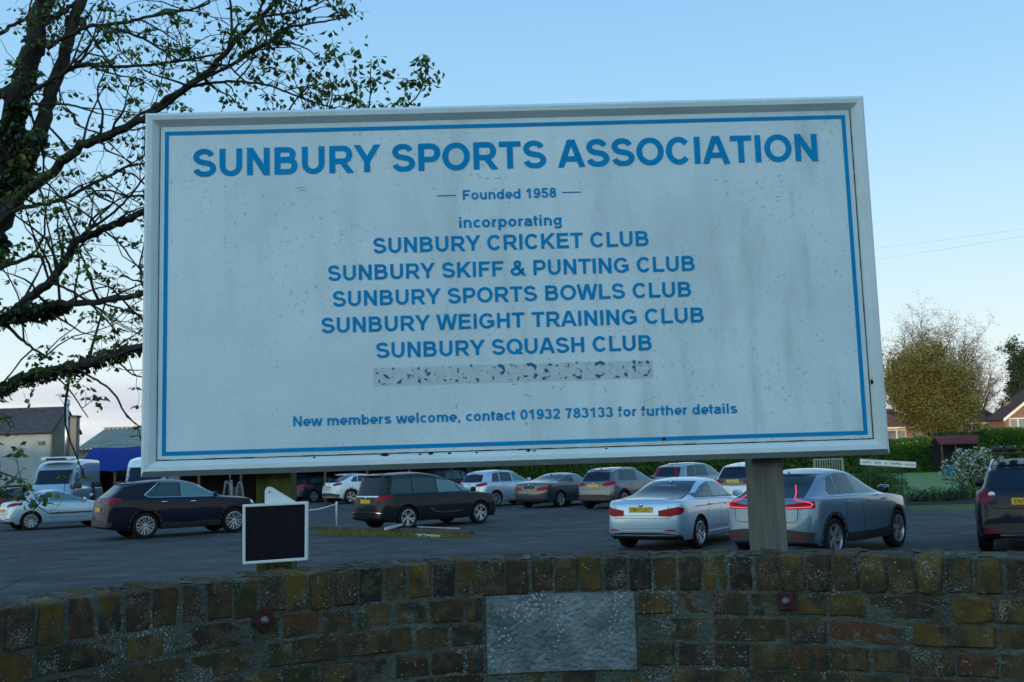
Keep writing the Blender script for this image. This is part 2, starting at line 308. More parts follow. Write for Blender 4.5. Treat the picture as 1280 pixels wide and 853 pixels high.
# ------------------------------------------------------------------ ground sheets
M['asphalt'] = mat('worn asphalt', (.062, .068, .074), .9, n_scale=.35, c2=(.040, .044, .050), bump=.5, b_scale=45, aniso=(.6, 1.6, 1))
def _asphalt(m):
    nt = m.node_tree; N = nt.nodes; L = nt.links; b = N['Principled BSDF']; src = b.inputs['Base Color'].links[0].from_socket; tcn = N.new('ShaderNodeTexCoord')
    def mixin(src, fac, c):
        q = N.new('ShaderNodeMix'); q.data_type = 'RGBA'; L.new(fac, q.inputs[0]); L.new(src, q.inputs[6]); q.inputs[7].default_value = (*c, 1); return q.outputs[2]
    def noise(sc_, det, lo, hi, top, wv=(1, 1, 1)):
        mpn = N.new('ShaderNodeMapping'); mpn.inputs['Scale'].default_value = wv; L.new(tcn.outputs['Object'], mpn.inputs[0]); n = N.new('ShaderNodeTexNoise'); n.inputs['Scale'].default_value = sc_; n.inputs['Detail'].default_value = det; n.inputs['Roughness'].default_value = .7; L.new(mpn.outputs[0], n.inputs[0])
        q = N.new('ShaderNodeMapRange'); q.inputs[1].default_value = lo; q.inputs[2].default_value = hi; q.inputs[4].default_value = top; L.new(n.outputs[0], q.inputs[0]); return q.outputs[0]
    src = mixin(src, noise(.22, 5, .50, .54, .55), (.030, .034, .040))            # re-laid patches
    src = mixin(src, noise(.9, 8, .50, .68, .75), (.105, .108, .108))                 # worn, dusty ground
    src = mixin(src, noise(14, 3, .60, .72, .6), (.13, .13, .125))                # grit
    src = mixin(src, noise(.55, 3, .64, .70, .8, (1, 1, 1)), (.020, .021, .024))  # oil stains
    vo = N.new('ShaderNodeTexVoronoi'); vo.feature = 'DISTANCE_TO_EDGE'; vo.inputs['Scale'].default_value = .35; L.new(tcn.outputs['Object'], vo.inputs[0])
    q = N.new('ShaderNodeMath'); q.operation = 'LESS_THAN'; q.inputs[1].default_value = .0012; L.new(vo.outputs['Distance'], q.inputs[0]); src = mixin(src, q.outputs[0], (.018, .018, .018))
    L.new(src, b.inputs['Base Color'])
_asphalt(M['asphalt'])
M['grass'] = mat('rough grass', (.05, .085, .022), .9, n_scale=2.5, c2=(.085, .10, .035), bump=.6, b_scale=30)
M['green_turf'] = mat('mown bowling turf', (.105, .18, .065), .9, n_scale=.4, c2=(.12, .20, .075), bump=.2, b_scale=60, aniso=(.3, 3, 1))
M['soil'] = mat('bare soil', (.045, .035, .025), .95, n_scale=3, c2=(.028, .024, .018), bump=.8, b_scale=20)
M['paving'] = mat('pavement concrete', (.22, .21, .2), .9, n_amt=.2, bump=.2)
def sheet(name, pts, z, m, label=None):
    o = mesh(name, [(x, y, z) for x, y in pts], [tuple(range(len(pts)))], m); o['kind'] = 'structure'; return o
sheet('ground', [(-900, -200), (900, -200), (900, 1500), (-900, 1500)], -.012, M['grass'])
sheet('car_park', [(-70, 2.5), (45, 2.5), (40, 24), (24, 29), (13.3, 31.3), (11.6, 34), (11.4, 44), (9, 60), (-10, 66), (-70, 66)], 0, M['asphalt'])
mp_ = MB(); mp_.box((0, -3, .02), (60, 10.4, .26)); o = mp_.build('pavement', M['paving']); o['kind'] = 'structure'
sheet('bowling_green', [(14.5, 43), (60, 40), (90, 84), (30, 84), (20, 84)], .004, M['green_turf'])
sheet('flower_bed', [(13.4, 35.2), (30, 33), (31, 37.5), (13.2, 39.5)], .002, M['soil'])

# ------------------------------------------------------------------ brick wall
WZ = CH - .305
def wy(x):
    x = max(-2.3, min(2.6, x)); return 3.259 + .0949 * x - .364 * x * x + .0724 * x ** 3 - (0.03 * max(0, x - 1.4) ** 2)
_xs = np.linspace(-2.3, 2.6, 1200); _ys = np.array([wy(x) for x in _xs]); _sl = np.concatenate([[0], np.cumsum(np.hypot(np.diff(_xs), np.diff(_ys)))])
SLEN = _sl[-1]
def wp(s):
    x = float(np.interp(s, _sl, _xs)); y = float(np.interp(s, _sl, _ys)); e = .01
    d = Vector((float(np.interp(s + e, _sl, _xs) - np.interp(s - e, _sl, _xs)), float(np.interp(s + e, _sl, _ys) - np.interp(s - e, _sl, _ys)), 0)).normalized()
    return Vector((x, y, 0)), d, Vector((-d.y, d.x, 0))     # point on the face, along, into the wall
def s_at(x): return float(np.interp(x, _xs, _sl))
def brick_material():
    m = mat('stock brick', (.16, .11, .06), .9); nt = m.node_tree; N = nt.nodes; L = nt.links; b = N['Principled BSDF']
    oi = N.new('ShaderNodeObjectInfo'); tcn = N.new('ShaderNodeTexCoord')
    off = N.new('ShaderNodeVectorMath'); off.operation = 'MULTIPLY_ADD'; off.inputs[1].default_value = (1, 1, 1); L.new(tcn.outputs['Object'], off.inputs[0])
    cmb = N.new('ShaderNodeCombineXYZ'); mu = N.new('ShaderNodeMath'); mu.operation = 'MULTIPLY'; mu.inputs[1].default_value = 40; L.new(oi.outputs['Random'], mu.inputs[0])
    L.new(mu.outputs[0], cmb.inputs[0]); L.new(mu.outputs[0], cmb.inputs[2]); L.new(cmb.outputs[0], off.inputs[2]); V = off.outputs[0]
    r = N.new('ShaderNodeValToRGB'); r.color_ramp.interpolation = 'CONSTANT'; L.new(oi.outputs['Random'], r.inputs[0])
    cs = [(.150, .098, .030), (.085, .052, .042), (.125, .088, .045), (.060, .040, .042), (.150, .108, .034), (.085, .060, .042), (.090, .075, .050), (.033, .032, .036), (.130, .095, .035), (.120, .062, .040), (.095, .068, .040), (.075, .050, .050), (.140, .105, .050)]
    el = r.color_ramp.elements
    for i, c in enumerate(cs):
        if i < 2: e = el[i]; e.position = i / len(cs)
        else: e = el.new(i / len(cs))
        e.color = (c[0] * .70, c[1] * .64, c[2] * .50, 1)
    def noise(sc_, det, ro=.6):
        n = N.new('ShaderNodeTexNoise'); n.inputs['Scale'].default_value = sc_; n.inputs['Detail'].default_value = det; n.inputs['Roughness'].default_value = ro; L.new(V, n.inputs[0]); return n.outputs[0]
    def rng(src, a, b_, c=0., d=1.):
        q = N.new('ShaderNodeMapRange'); q.inputs[1].default_value = a; q.inputs[2].default_value = b_; q.inputs[3].default_value = c; q.inputs[4].default_value = d; L.new(src, q.inputs[0]); return q.outputs[0]
    def mixc(f, a, b_):
        q = N.new('ShaderNodeMix'); q.data_type = 'RGBA'; L.new(f, q.inputs[0])
        for k, i in ((a, 6), (b_, 7)):
            if isinstance(k, tuple): q.inputs[i].default_value = (*k, 1)
            else: L.new(k, q.inputs[i])
        return q.outputs[2]
    def mul(a, b_):
        q = N.new('ShaderNodeMath'); q.operation = 'MULTIPLY'; L.new(a, q.inputs[0]); L.new(b_, q.inputs[1]) if not isinstance(b_, float) else setattr(q.inputs[1], 'default_value', b_); return q.outputs[0]
    c = mixc(rng(noise(14, 6), .42, .62), r.outputs[0], (.030, .028, .025))           # soot patches
    c = mixc(mul(rng(noise(30, 5), .5, .62), .5), c, (.10, .078, .033))                    # sandy fleck
    c = mixc(mul(rng(noise(7, 4), .50, .68), .6), c, (.034, .040, .014))                  # green algae
    # lichen: small pale spots, thicker on some bricks than on others
    vo = N.new('ShaderNodeTexVoronoi'); vo.inputs['Scale'].default_value = 120; L.new(V, vo.inputs[0])
    vc = N.new('ShaderNodeSeparateColor'); L.new(vo.outputs['Color'], vc.inputs[0])
    th = mul(rng(vc.outputs[0], .5, 1, 0, .42), rng(noise(9, 3), .40, .64, .05, 1.05))
    ls = N.new('ShaderNodeMath'); ls.operation = 'LESS_THAN'; L.new(vo.outputs['Distance'], ls.inputs[0]); L.new(th, ls.inputs[1])
    c = mixc(mul(ls.outputs[0], .85), c, (.24, .26, .235))
    vo2 = N.new('ShaderNodeTexVoronoi'); vo2.inputs['Scale'].default_value = 230; L.new(V, vo2.inputs[0])
    ls2 = N.new('ShaderNodeMath'); ls2.operation = 'LESS_THAN'; L.new(vo2.outputs['Distance'], ls2.inputs[0]); L.new(rng(noise(12, 4), .42, .68, 0., .46), ls2.inputs[1])
    c = mixc(mul(ls2.outputs[0], .7), c, (.22, .245, .22))
    L.new(c, b.inputs['Base Color'])
    bu = N.new('ShaderNodeBump'); bu.inputs['Strength'].default_value = .9; bu.inputs['Distance'].default_value = .006
    ad = N.new('ShaderNodeMath'); ad.operation = 'ADD'; L.new(noise(60, 8, .7), ad.inputs[0]); L.new(mul(ls.outputs[0], .25), ad.inputs[1]); L.new(ad.outputs[0], bu.inputs['Height']); L.new(bu.outputs[0], b.inputs['Normal'])
    return m
def lichen_mat(name, c, c2, dens, scale=60., stain=(.3, .34, .33)):
    m = mat(name, c, .95, n_scale=9, c2=c2, bump=.9, b_scale=70); nt = m.node_tree; N = nt.nodes; L = nt.links; b = N['Principled BSDF']
    tcn = N.new('ShaderNodeTexCoord'); vo = N.new('ShaderNodeTexVoronoi'); vo.inputs['Scale'].default_value = scale; L.new(tcn.outputs['Object'], vo.inputs[0])
    no = N.new('ShaderNodeTexNoise'); no.inputs['Scale'].default_value = 6; no.inputs['Detail'].default_value = 5; L.new(tcn.outputs['Object'], no.inputs[0])
    mr = N.new('ShaderNodeMapRange'); mr.inputs[1].default_value = .42; mr.inputs[2].default_value = .66; mr.inputs[3].default_value = 0; mr.inputs[4].default_value = dens; L.new(no.outputs[0], mr.inputs[0])
    ls = N.new('ShaderNodeMath'); ls.operation = 'LESS_THAN'; L.new(vo.outputs['Distance'], ls.inputs[0]); L.new(mr.outputs[0], ls.inputs[1])
    q = N.new('ShaderNodeMix'); q.data_type = 'RGBA'; L.new(ls.outputs[0], q.inputs[0]); src = b.inputs['Base Color'].links[0].from_socket; L.new(src, q.inputs[6]); q.inputs[7].default_value = (*stain, 1); L.new(q.outputs[2], b.inputs['Base Color'])
    return m
M['brick'] = brick_material()
M['mortar'] = lichen_mat('lime mortar', (.100, .106, .086), (.052, .057, .047), .40, 150, (.26, .29, .27))
M['plaque'] = lichen_mat('weathered stone slab', (.20, .24, .25), (.085, .105, .105), .45, 80, (.29, .33, .35))
M['iron'] = mat('rusty iron', (.075, .028, .026), .85, .2, n_scale=30, c2=(.04, .02, .022), bump=.5)
wall = empty('brick_wall', (0, 3.25, 0)); wall_off = Vector((0, -3.25, 0))
tag(wall, 'low curved wall of old yellow and purple stock bricks spotted with lichen, in front of the sign', 'wall')
def brick_mesh(d, seed):
    """a worn brick: d = (along, into the wall, up)"""
    r = random.Random(seed); bm = bmesh.new(); bmesh.ops.create_cube(bm, size=1)
    for v in bm.verts: v.co = Vector((v.co.x * d[0], v.co.y * d[1], v.co.z * d[2])) + Vector([r.uniform(-.003, .003) for _ in range(3)])
    bmesh.ops.bevel(bm, geom=list(bm.edges), offset=r.uniform(.002, .005), segments=1, affect='EDGES')
    big = [e for e in bm.edges if e.calc_length() > .05]
    bmesh.ops.subdivide_edges(bm, edges=big, cuts=2, use_grid_fill=True)
    for v in bm.verts: v.co += Vector([r.gauss(0, .0014) for _ in range(3)])
    me = bpy.data.meshes.new('brick'); bm.to_mesh(me); bm.free(); me.materials.append(M['brick'])
    me.polygons.foreach_set('use_smooth', [True] * len(me.polygons)); me.set_sharp_from_angle(angle=math.radians(35)); return me
BD = {'edge': (.066, .214, .101), 'head': (.101, .1, .066), 'str': (.215, .1, .066)}
BM_ = {k: [brick_mesh(d, 31 * i + len(k)) for i in range(7)] for k, d in BD.items()}
def put_brick(kind, s, zc, dx=0, proud=0., sx=1.):
    p, t, n = wp(s); me = rnd.choice(BM_[kind]); o = bpy.data.objects.new('brick', me); col.objects.link(o); o.parent = wall
    dep = BD[kind][1] / 2
    pos = p + n * (dep - proud) + Vector((0, 0, zc)) + wall_off
    R = Matrix((t, n, Vector((0, 0, 1)))).transposed().to_euler()
    o.scale.x = sx; o.location = pos; o.rotation_euler = (R.x + rnd.gauss(0, .008), R.y + rnd.gauss(0, .012), R.z + rnd.gauss(0, .01))

SLA, SLB = gnd(608, 742, WZ - .11), gnd(793, 741, WZ - .11)
PLA, PLB = s_at(SLA.x) , s_at(SLB.x)
s = .03
while s < SLEN - .03:
    put_brick('edge', s + .033, WZ - .0525 + rnd.gauss(0, .0015), proud=rnd.uniform(-.003, .005)); s += .0769
rows = 6; slab_top = WZ - .1085; slab_h = .236
for r_ in range(rows):
    zc = WZ - .102 - .0115 - .033 - r_ * .077
    s = .02 + (0 if r_ % 2 else .055); pat = 0
    while s < SLEN - .12:
        kind = ('head' if (rnd.random() < (.85 if r_ % 2 == 0 else .12)) else 'str'); ln = BD[kind][0]
        if r_ < 3 and s + ln > PLA - .012 and s < PLB + .012:
            if s + .101 < PLA - .012 and kind == 'str': kind = 'head'; ln = .101
            elif PLA - .012 - s > .03: kind = 'head'; ln = PLA - .012 - s; put_brick(kind, s + ln / 2, zc, proud=.001, sx=ln / .101); s = PLB + .014; continue
            else: s = PLB + .014; continue
        put_brick(kind, s + ln / 2, zc + rnd.gauss(0, .001), proud=rnd.uniform(-.004, .004)); s += ln + .0125
# lower courses, never seen from here singly: one mesh
lo = MB()
for r_ in range(rows, 18):
    zc = WZ - .102 - .0115 - .033 - r_ * .077; s = .02 + (.11 if r_ % 2 else 0)
    if zc < .2: break
    while s < SLEN - .22:
        p, t, n = wp(s + .107); R3 = Matrix((t, n, Vector((0, 0, 1)))).transposed()
        lo.box(p + n * .05 + Vector((0, 0, zc)) + wall_off, BD['str'], R3); s += .228
o = lo.build('lower_courses', M['brick'], wall); o['kind'] = 'stuff'
# mortar core, recessed behind the brick faces
V = []; F = []; NS = 140; MR = .0045
for i in range(NS + 1):
    p, t, n = wp(SLEN * i / NS)
    for (dn, z) in ((MR, .1), (MR, WZ - .006), (.207, WZ - .006), (.207, .0)):
        q = p + n * dn + wall_off; V.append((q.x, q.y, z + (rnd.gauss(0, .002) if z > 1 else 0)))
for i in range(NS):
    for k in range(4): F.append((i * 4 + k, i * 4 + (k + 1) % 4, (i + 1) * 4 + (k + 1) % 4, (i + 1) * 4 + k))
F.append((3, 2, 1, 0)); F.append(tuple(NS * 4 + k for k in range(4)))
mesh('mortar', V, F, M['mortar'], wall)
# pointing smeared over the top edge: irregular crusts
tb = MB()
for i in range(210):
    s = rnd.uniform(.03, SLEN - .03); p, t, n = wp(s); q = p + n * rnd.uniform(.006, .20) + Vector((0, 0, WZ + rnd.uniform(-.004, .001))) + wall_off
    nn = 7; rr = rnd.uniform(.012, .034); V = [q + Vector((math.cos(2 * PI * k / nn) * rr * rnd.uniform(.6, 1.3), math.sin(2 * PI * k / nn) * rr * rnd.uniform(.5, 1), rnd.uniform(-.004, .001))) for k in range(nn)] + [q + Vector((0, 0, rnd.uniform(.002, .006)))]
    tb.add(V, [(k, (k + 1) % nn, nn) for k in range(nn)])
o = tb.build('mortar_crust', M['mortar'], wall, smooth=True); o['kind'] = 'stuff'
# stone slab let into the wall
def wall_patch(name, s0, s1, z0, z1, proud, m, parent, nseg=10, thick=.03):
    V = []; F = []
    for i in range(nseg + 1):
        p, t, n = wp(s0 + (s1 - s0) * i / nseg)
        for dn, z in ((-proud, z0), (-proud, z1), (thick, z1), (thick, z0)): q = p + n * dn + wall_off; V.append((q.x, q.y, z))
    for i in range(nseg):
        for k in range(4): F.append((i * 4 + k, i * 4 + (k + 1) % 4, (i + 1) * 4 + (k + 1) % 4, (i + 1) * 4 + k))
    F.append((3, 2, 1, 0)); F.append(tuple(nseg * 4 + k for k in range(4))); return mesh(name, V, F, m, parent)
wall_patch('stone_slab', PLA, PLB, slab_top - slab_h, slab_top, .003, M['plaque'], wall)
# iron tie plates
for (px, py, half, rot, nm) in ((363, 774, .027, PI / 4, 'diamond'), (958, 752, .024, 0, 'square')):
    g = gnd(px, py, WZ - .17); s = s_at(g.x); p, t, n = wp(s)
    zz = at(px, py, p.y).z; R3 = Matrix((t, n, Vector((0, 0, 1)))).transposed()
    mb = MB(); mb.box((0, 0, 0), (half * 2, .012, half * 2), R3 @ Matrix.Rotation(rot, 3, 'Y'))
    tp = mb.build('tie_plate', M['iron'], wall, bevel=.002); tp.location = p - n * .008 + Vector((0, 0, zz)) + wall_off
    tp['label'] = 'rusty %s iron tie plate' % nm
    b2 = MB(); b2.lathe([(0, -.022), (.007, -.022), (.008, -.012), (.012, -.010), (.013, 0)], 12); bo = b2.build('bolt', mat('worn bolt', (.16, .14, .15), .6, .6), tp, smooth=True); bo.rotation_euler = (0, 0, math.atan2(t.y, t.x))

# ------------------------------------------------------------------ the sign
YAW = math.radians(1.0); BU = Vector((math.cos(YAW), math.sin(YAW), 0)); BN = Vector((math.sin(YAW), -math.cos(YAW), 0)); BC = Vector((0, 3.33, 0))
def bpt(px, py, lift=0.):
    d = Vector(tuple(ray(px, py))); o_ = Vector((0, 0, CH)); t = (BC + BN * lift - o_).dot(BN) / d.dot(BN); q = o_ + d * t - BC; return q.dot(BU), q.z
def bw_(u, z, lift=0.): return Vector((u, -lift, z))           # board-local: x along, -y forward, z up
board = empty('sign_board', tuple(BC), YAW)
tag(board, 'large white sports association sign board with blue lettering on timber posts behind the wall', 'sign')
U0, U1, Z0, Z1 = -1.2155, 1.2275, 1.848, 3.0685
def board_material():
    m = mat('dirty white sign panel', (.60, .66, .68), .6); nt = m.node_tree; N = nt.nodes; L = nt.links; b = N['Principled BSDF']
    tcn = N.new('ShaderNodeTexCoord')
    def noise(sc_, det, vec=(1, 1, 1), ro=.6):
        mpn = N.new('ShaderNodeMapping'); mpn.inputs['Scale'].default_value = vec; L.new(tcn.outputs['Object'], mpn.inputs[0])
        n = N.new('ShaderNodeTexNoise'); n.inputs['Scale'].default_value = sc_; n.inputs['Detail'].default_value = det; n.inputs['Roughness'].default_value = ro; L.new(mpn.outputs[0], n.inputs[0]); return n.outputs[0]
    def rng(src, a, b_, c=0., d=1.):
        q = N.new('ShaderNodeMapRange'); q.inputs[1].default_value = a; q.inputs[2].default_value = b_; q.inputs[3].default_value = c; q.inputs[4].default_value = d; L.new(src, q.inputs[0]); return q.outputs[0]
    def mixc(f, a, b_):
        q = N.new('ShaderNodeMix'); q.data_type = 'RGBA'; L.new(f, q.inputs[0])
        for k, i in ((a, 6), (b_, 7)):
            if isinstance(k, tuple): q.inputs[i].default_value = (*k, 1)
            else: L.new(k, q.inputs[i])
        return q.outputs[2]
    def mul(a, b_):
        q = N.new('ShaderNodeMath'); q.operation = 'MULTIPLY'; L.new(a, q.inputs[0]); L.new(b_, q.inputs[1]); return q.outputs[0]
    c = mixc(rng(noise(2.2, 5), .35, .68), (.65, .73, .76), (.53, .61, .64))
    # vertical streaks of algae, stronger to the right and centre
    sp_ = N.new('ShaderNodeSeparateXYZ'); L.new(tcn.outputs['Object'], sp_.inputs[0])
    st = mul(rng(noise(2.6, 5, (3.2, 1, .55)), .50, .68, 0, .9), rng(noise(1.3, 3), .38, .6, .15, 1))
    c = mixc(mul(st, rng(sp_.outputs[0], -1.3, 1.2, .25, .85)), c, (.36, .43, .38))
    c = mixc(mul(rng(noise(60, 4), .58, .72, 0, .8), rng(noise(2.5, 3), .45, .6)), c, (.28, .33, .29))
    # fine weave-like horizontal scratches and specks
    c = mixc(rng(noise(9, 6, (1, 1, 14)), .62, .76, 0, .35), c, (.22, .25, .25))
    c = mixc(rng(noise(120, 2), .70, .74, 0, .7), c, (.10, .12, .12))
    L.new(c, b.inputs['Base Color'])
    bu = N.new('ShaderNodeBump'); bu.inputs['Strength'].default_value = .12; bu.inputs['Distance'].default_value = .003; L.new(noise(40, 5), bu.inputs['Height']); L.new(bu.outputs[0], b.inputs['Normal'])
    return m
M['panel'] = board_material()
M['frame_paint'] = mat('frame paint', (.60, .67, .68), .5, n_scale=3, c2=(.52, .58, .58), bump=.12, b_scale=60)
FW = .053
mb = MB(); mb.box(((U0 + U1) / 2, .012, (Z0 + Z1) / 2), (U1 - U0 - .03, .02, Z1 - Z0 - .03)); panel = mb.build('panel', M['panel'], board)
PF = -.002     # y of the panel face = +.002 (local)
# frame: a moulding swept round, one part per rail with mitred corners
prof = [(FW, .004), (FW - .020, -.020), (FW - .035, -.022), (0., .008), (0., .058), (FW, .058)]   # (inset from the outer edge, y)
def rail(a, b, inx, name='frame_rail'):
    V = []
    for (ins, y) in prof:
        for e in (a, b):
            cx = 1 if e[0] == U0 else -1; cz = 1 if e[1] == Z0 else -1
            V.append((e[0] + cx * ins, y, e[1] + cz * ins))
    n = len(prof); F = [(2 * k, 2 * k + 1, 2 * ((k + 1) % n) + 1, 2 * ((k + 1) % n)) for k in range(n)] + [tuple(2 * k for k in range(n))[::-1], tuple(2 * k + 1 for k in range(n))]
    o = mesh(name, V, F, M['frame_paint'], board); bm = bmesh.new(); bm.from_mesh(o.data); bmesh.ops.recalc_face_normals(bm, faces=bm.faces); bm.to_mesh(o.data); bm.free(); return o
for a, b in (((U0, Z0), (U1, Z0)), ((U1, Z0), (U1, Z1)), ((U1, Z1), (U0, Z1)), ((U0, Z1), (U0, Z0))): rail(a, b, 0)
# dark open joint between frame and panel, with blobs of dirt and rot
jt = MB(); jy = .0005
iu0, iu1, iz0, iz1 = U0 + FW, U1 - FW, Z0 + FW, Z1 - FW
def joint(p, q, wmin, wmax, n=60):
    pts = []
    for i in range(n):
        a = Vector(p).lerp(Vector(q), i / n); b = Vector(p).lerp(Vector(q), (i + 1) / n); wv = rnd.uniform(wmin, wmax)
        c = (a + b) / 2; d = b - a
        jt.box((c.x, jy, c.y), (abs(d.x) + wv, .003, abs(d.y) + wv))
joint((iu0, iz0), (iu1, iz0), .0012, .0032); joint((iu1, iz0), (iu1, iz1), .0008, .0022, 40); joint((iu0, iz0), (iu0, iz1), .0005, .0014, 40)
for (px, r_) in ((481, .010), (538, .007), (562, .005), (393, .0035), (660, .006), (668, .004), (525, .004), (596, .004), (758, .004)):
    r_ *= 1.35; u, z = bpt(px, 570 - (px - 481) * .0305, .004); nn = 9
    jt.add([(u + math.cos(2 * PI * k / nn) * r_ * rnd.uniform(.8, 1.5), -.0225 if 0 else -.004, z - .000 + math.sin(2 * PI * k / nn) * r_ * rnd.uniform(.5, .9)) for k in range(nn)] + [(u, -.008, z)], [(k, (k + 1) % nn, nn) for k in range(nn)])
u, z = bpt(1090, 478, .0); nn = 8
jt.add([(u + math.cos(2 * PI * k / nn) * .006 * rnd.uniform(.6, 1.3), -.004, z + math.sin(2 * PI * k / nn) * .012 * rnd.uniform(.7, 1.2)) for k in range(nn)] + [(u, -.011, z)], [(k, (k + 1) % nn, nn) for k in range(nn)])
jt.build('rotten_joint', mat('dirt in joint', (.015, .014, .012), .9), board)
# blue border, four printed lines
TY = -.0012; TL = .002
lb = MB(); bl = [bpt(206.3, 165), bpt(1056, 143.7), bpt(1085, 543.5), bpt(202, 570)]
bu0 = (bl[0][0] + bl[3][0]) / 2; bu1 = (bl[1][0] + bl[2][0]) / 2; bz1 = (bl[0][1] + bl[1][1]) / 2; bz0 = (bl[2][1] + bl[3][1]) / 2; lw = .0128
lb.box(((bu0 + bu1) / 2, .0013, bz1 - lw / 2), (bu1 - bu0, .002, lw)); lb.box(((bu0 + bu1) / 2, .0013, bz0 + lw / 2), (bu1 - bu0, .002, lw))
lb.box((bu0 + lw / 2, .0013, (bz0 + bz1) / 2), (lw, .002, bz1 - bz0 - 2 * lw)); lb.box((bu1 - lw / 2, .0013, (bz0 + bz1) / 2), (lw, .002, bz1 - bz0 - 2 * lw))
lb.build('border_line', M['blue_vinyl'], panel)
def line(txt, xl, yl, xr, yr, cap_px, name='lettering', m=None, tw=.205):
    """(xl,yl)-(xr,yr): the ends of the baseline in the photograph, cap_px the letter height there"""
    a = bpt(xl, yl, -.002); b = bpt(xr, yr, -.002); c = bpt((xl + xr) / 2, (yl + yr) / 2 - cap_px, -.002)[1] - bpt((xl + xr) / 2, (yl + yr) / 2, -.002)[1]
    za = (a[1] + b[1]) / 2
    return text_mesh(name, txt, lambda u, v: Vector((a[0] + (b[0] - a[0]) * u, TY + .0018, za + v * c)), lambda k: Vector((0, -.00012 * k, 0)), m or M['blue_vinyl'], panel, tw, 'stuff')
a = bpt(241.5, 221, -.002); b = bpt(1023.7, 201.3, -.002); cp_ = bpt(632, 211.1 - 33.8, -.002)[1] - bpt(632, 211.1, -.002)[1]
ps_all, tx0, tx1 = text_polys('SUNBURY SPORTS ASSOCIATION', .22); X_ = 0.
for ch in 'SUNBURY SPORTS ASSOCIATION':
    if ch != ' ':
        ps_, _a, _b = text_polys(ch, .22); V = []; F = []
        for q, k in ps_:
            n = len(V); V += [(a[0] + (b[0] - a[0]) * (u + X_ - tx0) / (tx1 - tx0), TY + .0018 - .00012 * k, (a[1] + b[1]) / 2 + v * cp_) for u, v in q]; F.append(tuple(range(n, len(V))))
        mesh('title_letter', V, F, M['blue_vinyl'], panel)['kind'] = 'stuff'
    X_ += .39 if ch == ' ' else GL[ch][0]
line('Founded 1958', 578.7, 250.2, 695.5, 247, 12.2)
line('incorporating', 574, 285, 702.5, 282, 13.6)
line('SUNBURY CRICKET CLUB', 466.8, 316.8, 811, 307.8, 19.0)
line('SUNBURY SKIFF & PUNTING CLUB', 410.2, 351.3, 868.7, 338.9, 19.0)
line('SUNBURY SPORTS BOWLS CLUB', 416.2, 383.3, 864.2, 371.2, 19.0)
line('SUNBURY WEIGHT TRAINING CLUB', 402, 416.7, 880, 403.2, 19.0)
line('SUNBURY SQUASH CLUB', 470.5, 447.6, 815, 438.2, 19.2)
line('New members welcome, contact 01932 783133 for further details', 366.2, 533, 922, 517, 12.6)
db = MB()
for (x0, y0, x1, y1) in ((546, 245.2, 570, 244.4), (702.5, 240.9, 726, 240.2)):
    a = bpt(x0, y0, -.002); b = bpt(x1, y1, -.002); db.box(((a[0] + b[0]) / 2, .0013, (a[1] + b[1]) / 2), (b[0] - a[0], .002, .0030))
db.build('printed_dash', M['blue_vinyl'], panel)
# the line that was scraped off: a grey patch with scraps of the old letters
def worn_vinyl():
    m = mat('scraped vinyl', (.004, .10, .27), .6); nt = m.node_tree; N = nt.nodes; L = nt.links; b = N['Principled BSDF']
    tcn = N.new('ShaderNodeTexCoord'); no = N.new('ShaderNodeTexNoise'); no.inputs['Scale'].default_value = 48; no.inputs['Detail'].default_value = 4; L.new(tcn.outputs['Object'], no.inputs[0])
    g = N.new('ShaderNodeMath'); g.operation = 'GREATER_THAN'; g.inputs[1].default_value = .56; L.new(no.outputs[0], g.inputs[0]); L.new(g.outputs[0], b.inputs['Alpha']); return m
def scraped():
    m = mat('scraped patch', (.53, .60, .61), .75, n_scale=30, c2=(.45, .52, .52)); nt = m.node_tree; N = nt.nodes; L = nt.links; b = N['Principled BSDF']
    tcn = N.new('ShaderNodeTexCoord'); no = N.new('ShaderNodeTexNoise'); no.inputs['Scale'].default_value = 150; no.inputs['Detail'].default_value = 3; L.new(tcn.outputs['Object'], no.inputs[0])
    mr = N.new('ShaderNodeMapRange'); mr.inputs[1].default_value = .63; mr.inputs[2].default_value = .67; L.new(no.outputs[0], mr.inputs[0])
    q = N.new('ShaderNodeMix'); q.data_type = 'RGBA'; L.new(mr.outputs[0], q.inputs[0]); L.new(b.inputs['Base Color'].links[0].from_socket, q.inputs[6]); q.inputs[7].default_value = (.16, .25, .30, 1); L.new(q.outputs[2], b.inputs['Base Color']); return m
a = bpt(467, 482.5); b = bpt(817, 474); c = bpt(642, 455.3); zc0 = (a[1] + b[1]) / 2; zc1 = c[1]
poly = []
for i in range(41): poly.append((a[0] + (b[0] - a[0]) * i / 40, zc0 + rnd.gauss(0, .0008)))
for i in range(41): poly.append((b[0] - (b[0] - a[0]) * i / 40, zc1 + rnd.gauss(0, .0008)))
mesh('scraped_patch', [(u, .0016, z) for u, z in poly], [tuple(range(82))], scraped(), panel)
line('SUNBURY PROBUS CLUB', 470.5, 480.3, 815, 471.6, 21.5, name='scraped_lettering', m=worn_vinyl())
